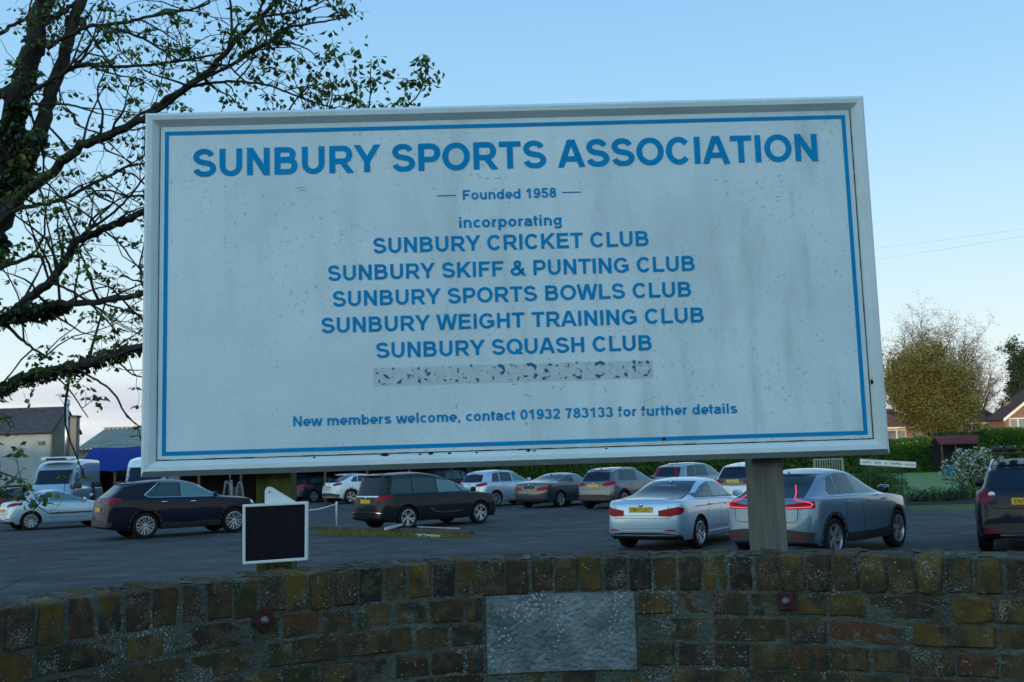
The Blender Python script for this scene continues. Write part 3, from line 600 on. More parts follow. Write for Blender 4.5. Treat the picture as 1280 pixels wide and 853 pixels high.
# thin scratches in the paint
scb = MB()
for (px, py, ln, an) in ((375, 238, 9, -.05), (369, 236, 14, .1), (618, 223, 9, 0), (606, 224, 5, .2), (570, 510, 7, 1.2), (690, 487, 6, 1.0), (700, 488, 6, .8), (757, 492, 5, 1.5), (905, 205.5, 8, 0), (893, 226, 4, 0), (905, 227, 5, .1), (495, 232, 5, .1), (540, 236, 4, 0), (755, 488, 4, 1.4), (655, 492, 10, -.5), (640, 480, 6, -.4), (762, 549.5, 3, 1.2)):
    a = bpt(px, py, -.002); L_ = ln * .0026; P = [(a[0] + L_ * t * math.cos(an) + rnd.gauss(0, .0006), a[1] + L_ * t * math.sin(an) + rnd.gauss(0, .0006)) for t in (0, .33, .66, 1)]
    for p, q in zip(P, P[1:]):
        d = Vector((q[0] - p[0], q[1] - p[1])).normalized(); nx, nz = -d.y * .0007, d.x * .0007
        scb.add([(p[0] + nx, .0014, p[1] + nz), (q[0] + nx, .0014, q[1] + nz), (q[0] - nx, .0014, q[1] - nz), (p[0] - nx, .0014, p[1] - nz)], [(0, 1, 2, 3)])
scb.build('scratch', mat('bare scratch', (.10, .12, .13), .8), panel)
bolt = MB(); a = bpt(830, 549); bolt.lathe([(0, -.004), (.005, -.004), (.006, .001)], 10, c=(a[0], .002, a[1])); bolt.build('screw_head', M['iron'], panel, smooth=True)
# posts
M['post_grey'] = mat('weathered grey post', (.19, .185, .16), .9, n_scale=4, c2=(.11, .11, .095), bump=.8, b_scale=18, aniso=(6, 6, .5))
M['post_green'] = mat('algae stained post', (.11, .10, .035), .9, n_scale=4, c2=(.055, .06, .02), bump=.8, b_scale=18, aniso=(5, 5, .5))
for (x0, x1, py, m, lab) in ((943.5, 982.5, 640, M['post_grey'], 'grey weathered post'), (320, 363.5, 612, M['post_green'], 'post green with algae')):
    L0 = bpt(x0, py, -.062)[0]; L1 = bpt(x1, py, -.062)[0]
    mb = MB(); mb.box(((L0 + L1) / 2, .062 + .05, 1.42), (L1 - L0, .10, 2.84)); p_ = mb.build('post', m, board, bevel=.004); p_['label'] = lab

# ------------------------------------------------------------------ solar panel in front of the left post
sol = empty('solar_panel', tuple(at(343, 667, 3.235))); tag(sol, 'small square dark solar panel with a white rim on a white bracket below the sign', 'solar panel')
c0 = at(343, 667, 3.235)
def sl(px, py, dy=0.): v = at(px, py, 3.235) - c0; return Vector((v.x, v.y + dy, v.z))
q = [sl(303, 631), sl(384.5, 627), sl(384, 700.5), sl(303, 706)]
def ring(name, q, wd, dep, m, parent):
    ce = sum(q, Vector()) / 4; V = []; F = []
    for k, v in enumerate(q):
        inn = v + ((q[(k + 1) % 4] - v).normalized() + (q[k - 1] - v).normalized()) * wd
        V += [v, inn, v + Vector((0, dep, 0)), inn + Vector((0, dep, 0))]
    for k in range(4):
        a, b = 4 * k, 4 * ((k + 1) % 4); F += [(a, b, b + 1, a + 1), (a + 2, a + 3, b + 3, b + 2), (a, a + 2, b + 2, b), (a + 1, b + 1, b + 3, a + 3)]
    o = mesh(name, V, F, m, parent); bm = bmesh.new(); bm.from_mesh(o.data); bmesh.ops.recalc_face_normals(bm, faces=bm.faces); bmesh.ops.bevel(bm, geom=list(bm.edges), offset=.0015, segments=2, affect='EDGES'); bm.to_mesh(o.data); bm.free(); return o
ring('rim', q, .0085, .02, M['white_plastic'], sol)
ce = sum(q, Vector()) / 4; inn = [ce + (v - ce) * .93 + Vector((0, .006, 0)) for v in q]
mb = MB(); mb.add(inn + [v + Vector((0, .008, 0)) for v in inn], [(0, 1, 2, 3), (7, 6, 5, 4), (0, 4, 5, 1), (1, 5, 6, 2), (2, 6, 7, 3), (3, 7, 4, 0)])
cells = mb.build('solar_cells', mat('solar cells', (.004, .004, .009), .5, spec=.15), sol)
mb = MB()
for k in range(1, 24):
    a = inn[0].lerp(inn[1], k / 24); b = inn[3].lerp(inn[2], k / 24); mb.tube([a + Vector((0, -.0006, 0)), b + Vector((0, -.0006, 0))], .0004, 4)
mb.build('conductor_line', mat('conductor', (.03, .03, .045), .4, .5), cells)
br = [sl(329, 632, .02), sl(329, 614, .02), sl(331, 610, .02), sl(334, 608.7, .02), sl(338, 609.5, .02), sl(370, 629, .02)]
mb = MB(); n = len(br); mb.add(br + [v + Vector((0, .004, 0)) for v in br], [tuple(range(n)), tuple(range(n, 2 * n))[::-1]] + [(i, n + i, n + (i + 1) % n, (i + 1) % n) for i in range(n)])
bk = mb.build('bracket', M['white_plastic'], sol)
hb = sl(335, 615.3, .018); mb = MB(); mb.lathe([(0, -.001), (.0024, -.001), (.0024, .003)], 10, c=hb); mb.build('bolt_hole', M['seam'], bk)
mb = MB(); a = sl(343, 690, .02); mb.box(a + Vector((0, .045, -.012)), (.035, .09, .03)); mb.build('mounting_arm', M['white_plastic'], sol, bevel=.003)

# ------------------------------------------------------------------ vehicles
def interp(x, tab):
    for (a, va), (b, vb) in zip(tab, tab[1:]):
        if x <= b: return va + (vb - va) * max(0, (x - a)) / max(b - a, 1e-6)
    return tab[-1][1]
class Car: pass
def car_body(p, parent, pm):
    """cage + subdivision; x forward from the rear bumper, y left, z up"""
    L, W, H = p['L'], p['W'] / 2, p['H']; ro, wb = p['ro'], p['wb']; xr, xc = p['xr'], p['xc']; a = 0 if xr < .25 else 2
    if a == 0: xs = [0.0, ro * .5, ro + .35, ro + wb * .42, ro + wb * .62, xc, xc + (L - xc) * .45, L - .28, L]
    else: xs = [0.0, xr * .5, xr, ro + .55, ro + wb * .5, ro + wb * .68, xc, xc + (L - xc) * .45, L - .28, L]
    n = len(xs); b = xs.index(xc)
    def belt(x): return interp(x, [(0, p['zbr']), (xr, p['zbr'] + (.02 if a else 0)), (xc, p['zbf']), (L - .28, p['znose'] + .05), (L, p['znose'] - .04)])
    wtab = p.get('wtab', [(0, .90), (ro * .6, .985), (ro, 1.0), (ro + wb, 1.0), (L - .28, .92), (L, .80)])
    fr = [-1, -.88, -.45, 0, .45, .88, 1]; pull = {1: p.get('pull', .16), .88: .05, .45: .012, 0: 0}
    rows = p.get('rows', [(.24, .93), (.34, .985), (.60, 1.0), (None, .985)])   # None: a little below the belt
    rx = p.get('rear_off', [.12, .0, .02, .06, .10]); fx = [.16, .0, .0, .04, .14]
    V = []; F = []; idx = {}
    def vid(key, co):
        if key not in idx: idx[key] = len(V); V.append(co)
        return idx[key]
    def row(r, i):
        x = xs[i]; hw = W * interp(x, wtab)
        if r == 4: return belt(x), hw * .955
        z, f = rows[r]
        if z is None: z = belt(x) - .13
        lift = 0
        if r == 0 and i in (0, n - 1): lift = .05
        return z + lift, hw * f
    def shell(r, i, f):
        z, hw = row(r, i); x = xs[i]
        if i == 0: x += rx[r] + pull[abs(f)]
        if i == n - 1: x -= fx[r] + pull[abs(f)] * 1.4
        return (x, hw * f, z)
    for i in range(n):
        for r in range(5):
            for s_ in (-1, 1): vid(('s', i, r, s_), shell(r, i, s_))
    for e in (0, n - 1):
        for r in range(5):
            for f in fr[1:-1]: vid(('e', e, r, f), shell(r, e, f))
    def ek(e, r, f): return idx[('s', e, r, f)] if abs(f) == 1 else idx[('e', e, r, f)]
    for s_ in (-1, 1):
        for i in range(n - 1):
            for r in range(4):
                q = (idx[('s', i, r, s_)], idx[('s', i + 1, r, s_)], idx[('s', i + 1, r + 1, s_)], idx[('s', i, r + 1, s_)]); F.append(q if s_ < 0 else q[::-1])
    for e in (0, n - 1):
        for r in range(4):
            for k in range(6):
                q = (ek(e, r, fr[k]), ek(e, r, fr[k + 1]), ek(e, r + 1, fr[k + 1]), ek(e, r + 1, fr[k])); F.append(q[::-1] if e == 0 else q)
    # underside
    for i in range(n - 1):
        F.append((idx[('s', i, 0, -1)], idx[('s', i, 0, 1)], idx[('s', i + 1, 0, 1)], idx[('s', i + 1, 0, -1)]))
    # replace the two end underside quads by fans so the cage stays closed
    F = [f for f in F if f not in ((idx[('s', 0, 0, -1)], idx[('s', 0, 0, 1)], idx[('s', 1, 0, 1)], idx[('s', 1, 0, -1)]), (idx[('s', n - 2, 0, -1)], idx[('s', n - 2, 0, 1)], idx[('s', n - 1, 0, 1)], idx[('s', n - 1, 0, -1)]))]
    F.append(tuple([ek(0, 0, f) for f in fr]) + (idx[('s', 1, 0, 1)], idx[('s', 1, 0, -1)]))
    F.append(tuple([ek(n - 1, 0, f) for f in fr[::-1]]) + (idx[('s', n - 2, 0, -1)], idx[('s', n - 2, 0, 1)]))
    # deck grid between the belt edges
    def dk(i, f):
        if abs(f) == 1: return idx[('s', i, 4, f)]
        if i in (0, n - 1): return idx[('e', i, 4, f)]
        z, hw = row(4, i); return vid(('d', i, f), (xs[i], hw * f, z + {.88: .022, .45: .05, 0: .06}[abs(f)] * (1 if i > b or a else .6)))
    for i in range(n - 1):
        for k in range(6):
            if a <= i < b and 1 <= k <= 4: continue
            F.append((dk(i, fr[k]), dk(i + 1, fr[k]), dk(i + 1, fr[k + 1]), dk(i, fr[k + 1])))
    # greenhouse
    xrr, xrf = p['xrr'], p['xrf']; m = b - a; rw = p.get('rw', .69) * W
    def rz(t): return H - .02 - p.get('dr', .10) * max(0, .55 - t) ** 2 / .3 - p.get('df', .10) * max(0, t - .55) ** 2 / .2
    def roofx(i):
        t = (xs[i] - xs[a]) / (xs[b] - xs[a]); return xrr + (xrf - xrr) * t, t
    g = [-.88, -.45, 0, .45, .88]
    def mid(i, f):     # a row two thirds of the way up, for tumblehome
        x0, y0, z0 = V[dk(i, f)]; x1, t = roofx(i); wr_ = rw * (1 - .05 * abs(t - .5)); y1 = wr_ * f / .88; z1 = rz(t) - .10
        k = .62; bulge = p.get('bulge', 1.035); return vid(('m', i, f), (x0 + (x1 - x0) * k * .97, (y0 + (y1 - y0) * k) * bulge, z0 + (z1 - z0) * k))
    def top(i, f):
        x1, t = roofx(i); wr_ = rw * (1 - .05 * abs(t - .5)); cr_ = {.88: -.055, .45: -.008, 0: 0}[abs(f)]
        return vid(('t', i, f), (x1, wr_ * f / .88, rz(t) + cr_))
    ringk = [(i, -.88) for i in range(a, b)] + [(b, f) for f in g[:-1]] + [(i, .88) for i in range(b, a, -1)] + [(a, f) for f in g[::-1][:-1]]
    for k in range(len(ringk)):
        A, B_ = ringk[k], ringk[(k + 1) % len(ringk)]
        F.append((dk(*A), dk(*B_), mid(*B_), mid(*A))); F.append((mid(*A), mid(*B_), top(*B_), top(*A)))
    for i in range(a, b):
        for k in range(4): F.append((top(i, g[k]), top(i + 1, g[k]), top(i + 1, g[k + 1]), top(i, g[k + 1])))
    me = bpy.data.meshes.new('body'); me.from_pydata(V, [], F); me.update()
    bm = bmesh.new(); bm.from_mesh(me); bmesh.ops.recalc_face_normals(bm, faces=bm.faces); cl = bm.edges.layers.float.new('crease_edge')
    inv = {v: k for k, v in idx.items()}
    for e in bm.edges:
        k0, k1 = inv[e.verts[0].index], inv[e.verts[1].index]
        if k0[0] == k1[0] == 's' and k0[2] == k1[2] == 4: e[cl] = p.get('crease', .45)
        if k0[0] == k1[0] == 's' and k0[2] == k1[2] == 0: e[cl] = .6
        if {k0[0], k1[0]} == {'e', 's'} or k0[0] == k1[0] == 'e':
            if k0[2] == k1[2] == 1: e[cl] = .4
        if k0[0] == k1[0] == 't' and k0[1] == k1[1] == a: e[cl] = .7
        if k0[0] == k1[0] == 't' and abs(k0[2]) == .88 and k0[2] == k1[2]: e[cl] = .3
        if k0[0] in 'ds' and k1[0] in 'ds' and a and k0[0] != 's' and k1[0] != 's': e[cl] = max(e[cl], .25)
    bm.to_mesh(me); bm.free()
    for k in (pm, M['black']): me.materials.append(k)
    o = bpy.data.objects.new('body', me); col.objects.link(o)
    sb = o.modifiers.new('s', 'SUBSURF'); sb.levels = 3; sb.render_levels = 3
    # wheel wells
    cut = MB(); R = p['wr'] + .045
    for ax in (ro, ro + wb):
        for s_ in (-1, 1):
            c = MB(); c.lathe([(0, -.20), (R, -.20), (R, .25), (0, .25)], 36); cut.add([Vector(v) + Vector((ax, s_ * (W - .06), p['wr'] + .01)) for v in c.V], c.F)
    co = cut.build('cutter', M['black']); bmm = bmesh.new(); bmm.from_mesh(co.data); bmesh.ops.remove_doubles(bmm, verts=bmm.verts, dist=1e-5); bmesh.ops.recalc_face_normals(bmm, faces=bmm.faces); bmm.to_mesh(co.data); bmm.free()
    bo = o.modifiers.new('b', 'BOOLEAN'); bo.object = co; bo.operation = 'DIFFERENCE'; bo.solver = 'EXACT'
    dg = bpy.context.evaluated_depsgraph_get(); me2 = bpy.data.meshes.new_from_object(o.evaluated_get(dg)); o.modifiers.clear(); o.data = me2; me2.name = 'body'
    bpy.data.objects.remove(co)
    bm = bmesh.new(); bm.from_mesh(me2)
    for f in bm.faces:
        c = f.calc_center_median(); f.material_index = 0
        for ax in (ro, ro + wb):
            if all(math.hypot(v.co.x - ax, v.co.z - p['wr'] - .01) < R + .002 for v in f.verts) and abs(c.y) < W - .0 and c.z < p['wr'] + R + .02 and (abs(f.normal.y) < .5 or abs(abs(c.y) - (W - .26)) < .03): f.material_index = 1
        if c.z < .31 and f.normal.z < -.5: f.material_index = 1
    bm.to_mesh(me2); bm.free()
    me2.polygons.foreach_set('use_smooth', [True] * len(me2.polygons)); me2.set_sharp_from_angle(angle=math.radians(32))
    bm = bmesh.new(); bm.from_mesh(me2); bvh = BVHTree.FromBMesh(bm); bm.free()
    o.parent = parent
    C_ = Car(); C_.p = p; C_.bvh = bvh; C_.body = o; C_.belt = belt; C_.rz = rz; C_.xs = xs; C_.a = a; C_.b = b; C_.W = W; C_.rw = rw; return C_
def hit(C_, o_, d):
    r = C_.bvh.ray_cast(Vector(o_), Vector(d)); return r[0], r[1]
def proj_pt(C_, mode, q, s_=1):
    """mode 'side': q=(x,z); 'rear'/'front': q=(y,z); 'cyl'/'cylf': q=(degrees off the car's axis, z)"""
    if mode == 'side': r = hit(C_, (q[0], s_ * 3, q[1]), (0, -s_, 0))
    elif mode == 'rear': r = hit(C_, (-2, q[0], q[1]), (1, 0, 0))
    elif mode == 'front': r = hit(C_, (C_.p['L'] + 2, q[0], q[1]), (-1, 0, 0))
    else:
        an = math.radians(q[0]); c = Vector((1.0, 0, q[1])) if mode == 'cyl' else Vector((C_.p['L'] - 1.0, 0, q[1]))
        d = Vector((-math.cos(an) if mode == 'cyl' else math.cos(an), s_ * math.sin(an), 0)); r = hit(C_, c + d * 3, -d)
    if r[0] is None: return None, None
    return r
def patch(C_, name, mode, low, up, m, parent, s_=1, lift=.004, nu=10, nv=4, skirt=.012):
    """a panel lying on the body: low / up are polylines of q points, resampled evenly"""
    def res(P, t):
        t *= len(P) - 1; i = min(int(t), len(P) - 2); k = t - i; return (P[i][0] + (P[i + 1][0] - P[i][0]) * k, P[i][1] + (P[i + 1][1] - P[i][1]) * k)
    nu = max(nu, (len(low) - 1) * 3); G = []; V = []; F = []; last = None
    for i in range(nu + 1):
        for j in range(nv + 1):
            a, b = res(low, i / nu), res(up, i / nu); k = j / nv; q = (a[0] + (b[0] - a[0]) * k, a[1] + (b[1] - a[1]) * k)
            h, nn = proj_pt(C_, mode, q, s_)
            if h is None:
                if last is None: h, nn = Vector((C_.p['L'] / 2, s_ * C_.W, q[1])), Vector((0, s_, 0))
                else: h, nn = last
            last = (h, nn); V.append(h + nn * lift); G.append(nn)
    n = nu + 1; mrow = nv + 1
    for i in range(nu):
        for j in range(nv): F.append((i * mrow + j, (i + 1) * mrow + j, (i + 1) * mrow + j + 1, i * mrow + j + 1))
    bd = [i * mrow for i in range(n)] + [nu * mrow + j for j in range(1, mrow)] + [i * mrow + nv for i in range(nu - 1, -1, -1)] + [j for j in range(nv - 1, 0, -1)]
    base = len(V)
    for k in bd: V.append(V[k] - G[k] * (skirt + lift))
    for k in range(len(bd)): k2 = (k + 1) % len(bd); F.append((bd[k2], bd[k], base + k, base + k2))
    o = mesh(name, V, F, m, parent); bm = bmesh.new(); bm.from_mesh(o.data); bmesh.ops.remove_doubles(bm, verts=bm.verts, dist=1e-5); bmesh.ops.recalc_face_normals(bm, faces=bm.faces); bm.to_mesh(o.data); bm.free()
    o.data.polygons.foreach_set('use_smooth', [True] * len(o.data.polygons)); o.data.set_sharp_from_angle(angle=math.radians(50)); return o
def strip(C_, name, mode, P, wd, m, parent, s_=1, lift=.002, step=.06):
    """a narrow ribbon along a polyline (panel gaps, trims)"""
    Q = []
    for a, b in zip(P, P[1:]):
        d = math.hypot(b[0] - a[0], b[1] - a[1]) if 'cyl' not in mode else .8; n = max(1, int(d / step))
        for k in range(n): Q.append((a[0] + (b[0] - a[0]) * k / n, a[1] + (b[1] - a[1]) * k / n))
    Q.append(P[-1]); H_ = [proj_pt(C_, mode, q, s_) for q in Q]; H_ = [h for h in H_ if h[0] is not None]
    V = []; F = []
    for i, (h, nn) in enumerate(H_):
        t = (H_[min(i + 1, len(H_) - 1)][0] - H_[max(i - 1, 0)][0]).normalized(); b = t.cross(nn).normalized() * wd / 2
        V += [h + nn * lift + b, h + nn * lift - b, h - nn * .004 - b, h - nn * .004 + b]
    for i in range(len(H_) - 1):
        for k in range(4): F.append((i * 4 + k, i * 4 + (k + 1) % 4, (i + 1) * 4 + (k + 1) % 4, (i + 1) * 4 + k))
    return V, F
def strips(C_, name, specs, m, parent):
    mb = MB()
    for (mode, P, wd, s_, lift) in specs:
        V, F = strip(C_, name, mode, P, wd, None, None, s_, lift); mb.add(V, F)
    return mb.build(name, m, parent, ang=40)
_wheel_cache = {}
def wheel_meshes(wr, style, dark):
    key = (wr, style, dark)
    if key in _wheel_cache: return _wheel_cache[key]
    r = wr * .70 if style != 'steel' else wr * .66
    t = MB(); t.lathe([(r, -.10), (r + .02, -.108), (wr - .03, -.112), (wr - .008, -.095), (wr, -.06), (wr, .06), (wr - .008, .095), (wr - .03, .112), (r + .02, .108), (r, .10)], 32)
    tm = t.build('tyre', M['rubber'], ang=40).data
    g = MB(); g.lathe([(r + .004, -.105), (r - .012, -.107), (r - .02, -.09), (r - .024, .06), (r + .004, .10)], 32)
    g.lathe([(0, -.078), (.045, -.080), (.062, -.072), (.065, -.05)], 16)
    nsp = {'five_twin': 5, 'ten': 10, 'seven_twin': 7, 'five': 5, 'steel': 9}[style]
    for k in range(nsp):
        for off in ((-.11, .11) if 'twin' in style else (0,)):
            a = 2 * PI * k / nsp; w0, w1 = {'five_twin': (.016, .022), 'seven_twin': (.011, .018), 'ten': (.016, .034), 'five': (.030, .055), 'steel': (.03, .05)}[style]
            a0, a1 = a + off * .9, a + off * (1.9 if 'twin' in style else 1)
            def pt(rr, an, side, y): return (rr * math.cos(an) - side * math.sin(an), y, rr * math.sin(an) + side * math.cos(an))
            V = [pt(.045, a0, -w0, -.079), pt(.045, a0, w0, -.079), pt(r - .012, a1, w1, -.094), pt(r - .012, a1, -w1, -.094), pt(.045, a0, -w0, -.05), pt(.045, a0, w0, -.05), pt(r - .012, a1, w1, -.065), pt(r - .012, a1, -w1, -.065)]
            g.add(V, [(0, 1, 2, 3), (4, 7, 6, 5), (0, 4, 5, 1), (1, 5, 6, 2), (2, 6, 7, 3), (3, 7, 4, 0)])
    gm = g.build('rim', M['alloy_dark'] if dark else M['alloy'], ang=35).data
    b = MB(); b.lathe([(0, -.02), (r - .02, -.02), (r - .02, .09), (0, .09)], 24); bmh = b.build('wheel', M['black']).data
    for me in (tm, gm, bmh):
        for o in [o for o in bpy.data.objects if o.data == me]: bpy.data.objects.remove(o)
    _wheel_cache[key] = (tm, gm, bmh); return _wheel_cache[key]
def wheels(C_, parent, style='five_twin', dark=False):
    p = C_.p; tm, gm, bmh = wheel_meshes(p['wr'], style, dark)
    for ax in (p['ro'], p['ro'] + p['wb']):
        for s_ in (-1, 1):
            h = bpy.data.objects.new('wheel', bmh); col.objects.link(h); h.parent = parent; h.location = (ax, s_ * (C_.W - .135), p['wr']); h.rotation_euler = (0, 0, 0 if s_ < 0 else PI)
            rr = rnd.uniform(0, 1.2)
            for nm, me in (('tyre', tm), ('rim', gm)):
                o = bpy.data.objects.new(nm, me); col.objects.link(o); o.parent = h; o.rotation_euler = (0, rr, 0)
def plate(C_, parent, z, txt, m=None, y=0., front=False, wd=.52):
    h, nn = proj_pt(C_, 'front' if front else 'rear', (y, z)); sx = 1 if front else -1; x = h.x + sx * .012
    pl = MB(); pl.box((x, y, z), (.012, wd, .112)); po = pl.build('number_plate', m or M['plate_y'], parent, bevel=.003)
    if txt: text_mesh('plate_lettering', txt, lambda u, v: Vector((x + sx * .0075, (y + .22 - u * .44 * (1 if len(txt) > 5 else .36)) if not front else (y - .22 + u * .44), z - .038 + v * .076)), lambda k: Vector((sx * .0003 * k, 0, 0)), M['ink'], po, .17)
    return po
def mirror(C_, parent, m, x, z, s_, size=1.):
    mb = MB(); yy = s_ * (C_.W + .0)
    mb.box((x, yy, z), (.11 * size, .20 * size, .145 * size), Matrix.Rotation(s_ * .2, 3, 'Z')); o = mb.build('mirror', m, parent, bevel=.04, smooth=True)
    mb = MB(); mb.box((x + .01, s_ * (C_.W - .02), z - .05), (.05, .12, .035)); mb.build('mirror_arm', M['black'], o)
    return o
def handle(C_, parent, m, x, z, s_):
    h, nn = proj_pt(C_, 'side', (x, z), s_)
    if h is None: return
    mb = MB(); mb.box(h + nn * .016, (.17, .018, .026)); mb.build('door_handle', m, parent, bevel=.007, smooth=True)
def arch_trim(C_, parent, m, ax, s_, wd=.055):
    p = C_.p; R = p['wr'] + .045; cz = p['wr'] + .01; lo = []; hi = []
    for k in range(17):
        a = PI * k / 16 * 1.16 - PI * .08; lo.append((ax + (R + .001) * math.cos(a), cz + (R + .001) * math.sin(a))); hi.append((ax + (R + wd) * math.cos(a), cz + (R + wd) * math.sin(a)))
    lo = [(x, max(z, .25)) for x, z in lo]; hi = [(x, max(z, .25)) for x, z in hi]
    return patch(C_, 'arch_trim', 'side', lo, hi, m, parent, s_, lift=.010, nu=32, nv=1)

CARS = {
 'saloon': dict(L=4.63, W=1.81, H=1.455, ro=.98, wb=2.81, wr=.325, xr=.62, xrr=1.38, xrf=2.72, xc=3.34, zbr=.98, zbf=.93, znose=.74, rw=.69, dr=.16, df=.07, rows=[(.21, .94), (.30, .985), (.58, 1.0), (None, .985)], rear_off=[.13, .02, .0, .04, .07],
    win=[(.95, 1.40, 1.34, 1.46), (1.36, 1.50, 2.06, 2.06), (2.10, 2.10, 3.18, 2.66)], doors=[(1.52, 1.12), (2.08, 2.08), (3.22, 3.18)], rg=(.66, .50, 1.02, 1.34), handles=[1.52, 2.42]),
 'coupe_suv': dict(L=4.44, W=1.87, H=1.61, ro=.86, wb=2.70, wr=.36, xr=.1, xrr=.80, xrf=2.35, xc=3.22, zbr=1.08, zbf=1.05, znose=.90, rw=.66, dr=.20, df=.09, rows=[(.24, .93), (.36, .985), (.66, 1.0), (None, .985)],
    win=[(.92, 1.10, 1.30, 1.34), (1.33, 1.38, 1.98, 1.98), (2.02, 2.02, 3.02, 2.42)], doors=[(1.42, 1.1), (2.0, 2.0), (3.12, 3.06)], rg=(.66, .52, 1.10, 1.44), handles=[1.42, 2.30], clad=True),
 'suv': dict(L=4.66, pull=.10, W=1.845, H=1.645, ro=1.13, wb=2.66, wr=.365, xr=.1, xrr=.62, xrf=2.62, xc=3.42, zbr=1.10, zbf=1.06, znose=.90, rw=.66, dr=.16, df=.10, rows=[(.26, .93), (.38, .985), (.68, 1.0), (None, .985)],
    win=[(1.02, 1.22, 2.12, 2.12), (2.16, 2.16, 3.22, 2.66)], doors=[(1.52, 1.32), (2.08, 2.08), (3.28, 3.2)], rg=(.66, .52, 1.14, 1.50), handles=[1.55, 2.4], clad=True),
 'mpv': dict(L=4.66, W=1.88, H=1.69, ro=.94, wb=2.76, wr=.34, xr=.1, xrr=.32, xrf=2.45, xc=3.74, zbr=1.00, zbf=.98, znose=.82, rw=.70, dr=.06, df=.12, rows=[(.22, .93), (.32, .985), (.62, 1.0), (None, .985)],
    win=[(.42, .56, 1.18, 1.18), (1.22, 1.22, 2.08, 2.08), (2.13, 2.13, 3.02, 2.68), (3.08, 2.74, 3.52, 2.98)], doors=[(1.36, 1.20), (2.10, 2.10), (3.04, 3.0)], rg=(.68, .60, 1.06, 1.54), handles=[1.5, 2.36]),
 'hatch': dict(L=4.38, W=1.81, H=1.58, ro=.84, wb=2.64, wr=.335, xr=.1, xrr=.42, xrf=2.35, xc=3.15, zbr=1.02, zbf=.99, znose=.80, rw=.67, dr=.12, df=.11, rows=[(.23, .93), (.33, .985), (.62, 1.0), (None, .985)],
    win=[(.70, .86, 1.16, 1.20), (1.20, 1.24, 1.92, 1.92), (1.97, 1.97, 2.94, 2.36)], doors=[(1.3, 1.1), (1.94, 1.94), (3.02, 2.96)], rg=(.64, .52, 1.06, 1.42), handles=[1.40, 2.25]),
 'cabrio': dict(L=4.04, W=1.75, H=1.44, ro=.78, wb=2.44, wr=.32, xr=.60, xrr=1.12, xrf=2.0, xc=2.92, zbr=.96, zbf=.90, znose=.70, rw=.70, dr=.14, df=.10, rows=[(.22, .94), (.31, .985), (.58, 1.0), (None, .985)],
    win=[(.98, 1.22, 1.36, 1.42), (1.39, 1.45, 2.70, 2.08)], doors=[(1.50, 1.40), (2.78, 2.76)], rg=(.56, .46, 1.0, 1.30), handles=[1.66]),
 'van': dict(L=5.9, W=2.0, H=2.62, ro=1.0, wb=3.66, wr=.35, xr=.1, xrr=.10, xrf=4.45, xc=5.30, zbr=1.30, zbf=1.34, znose=1.06, rw=.84, dr=.02, df=.16, rows=[(.28, .96), (.42, .99), (.86, 1.0), (None, .99)], wtab=[(0, .97), (1, 1.0), (4.6, 1.0), (5.5, .93), (5.9, .82)], bulge=1.01, pull=.06,
    win=[(4.02, 4.02, 5.02, 4.72)], doors=[(3.95, 3.95), (5.10, 5.0)], rg=None, handles=[4.15]),
}
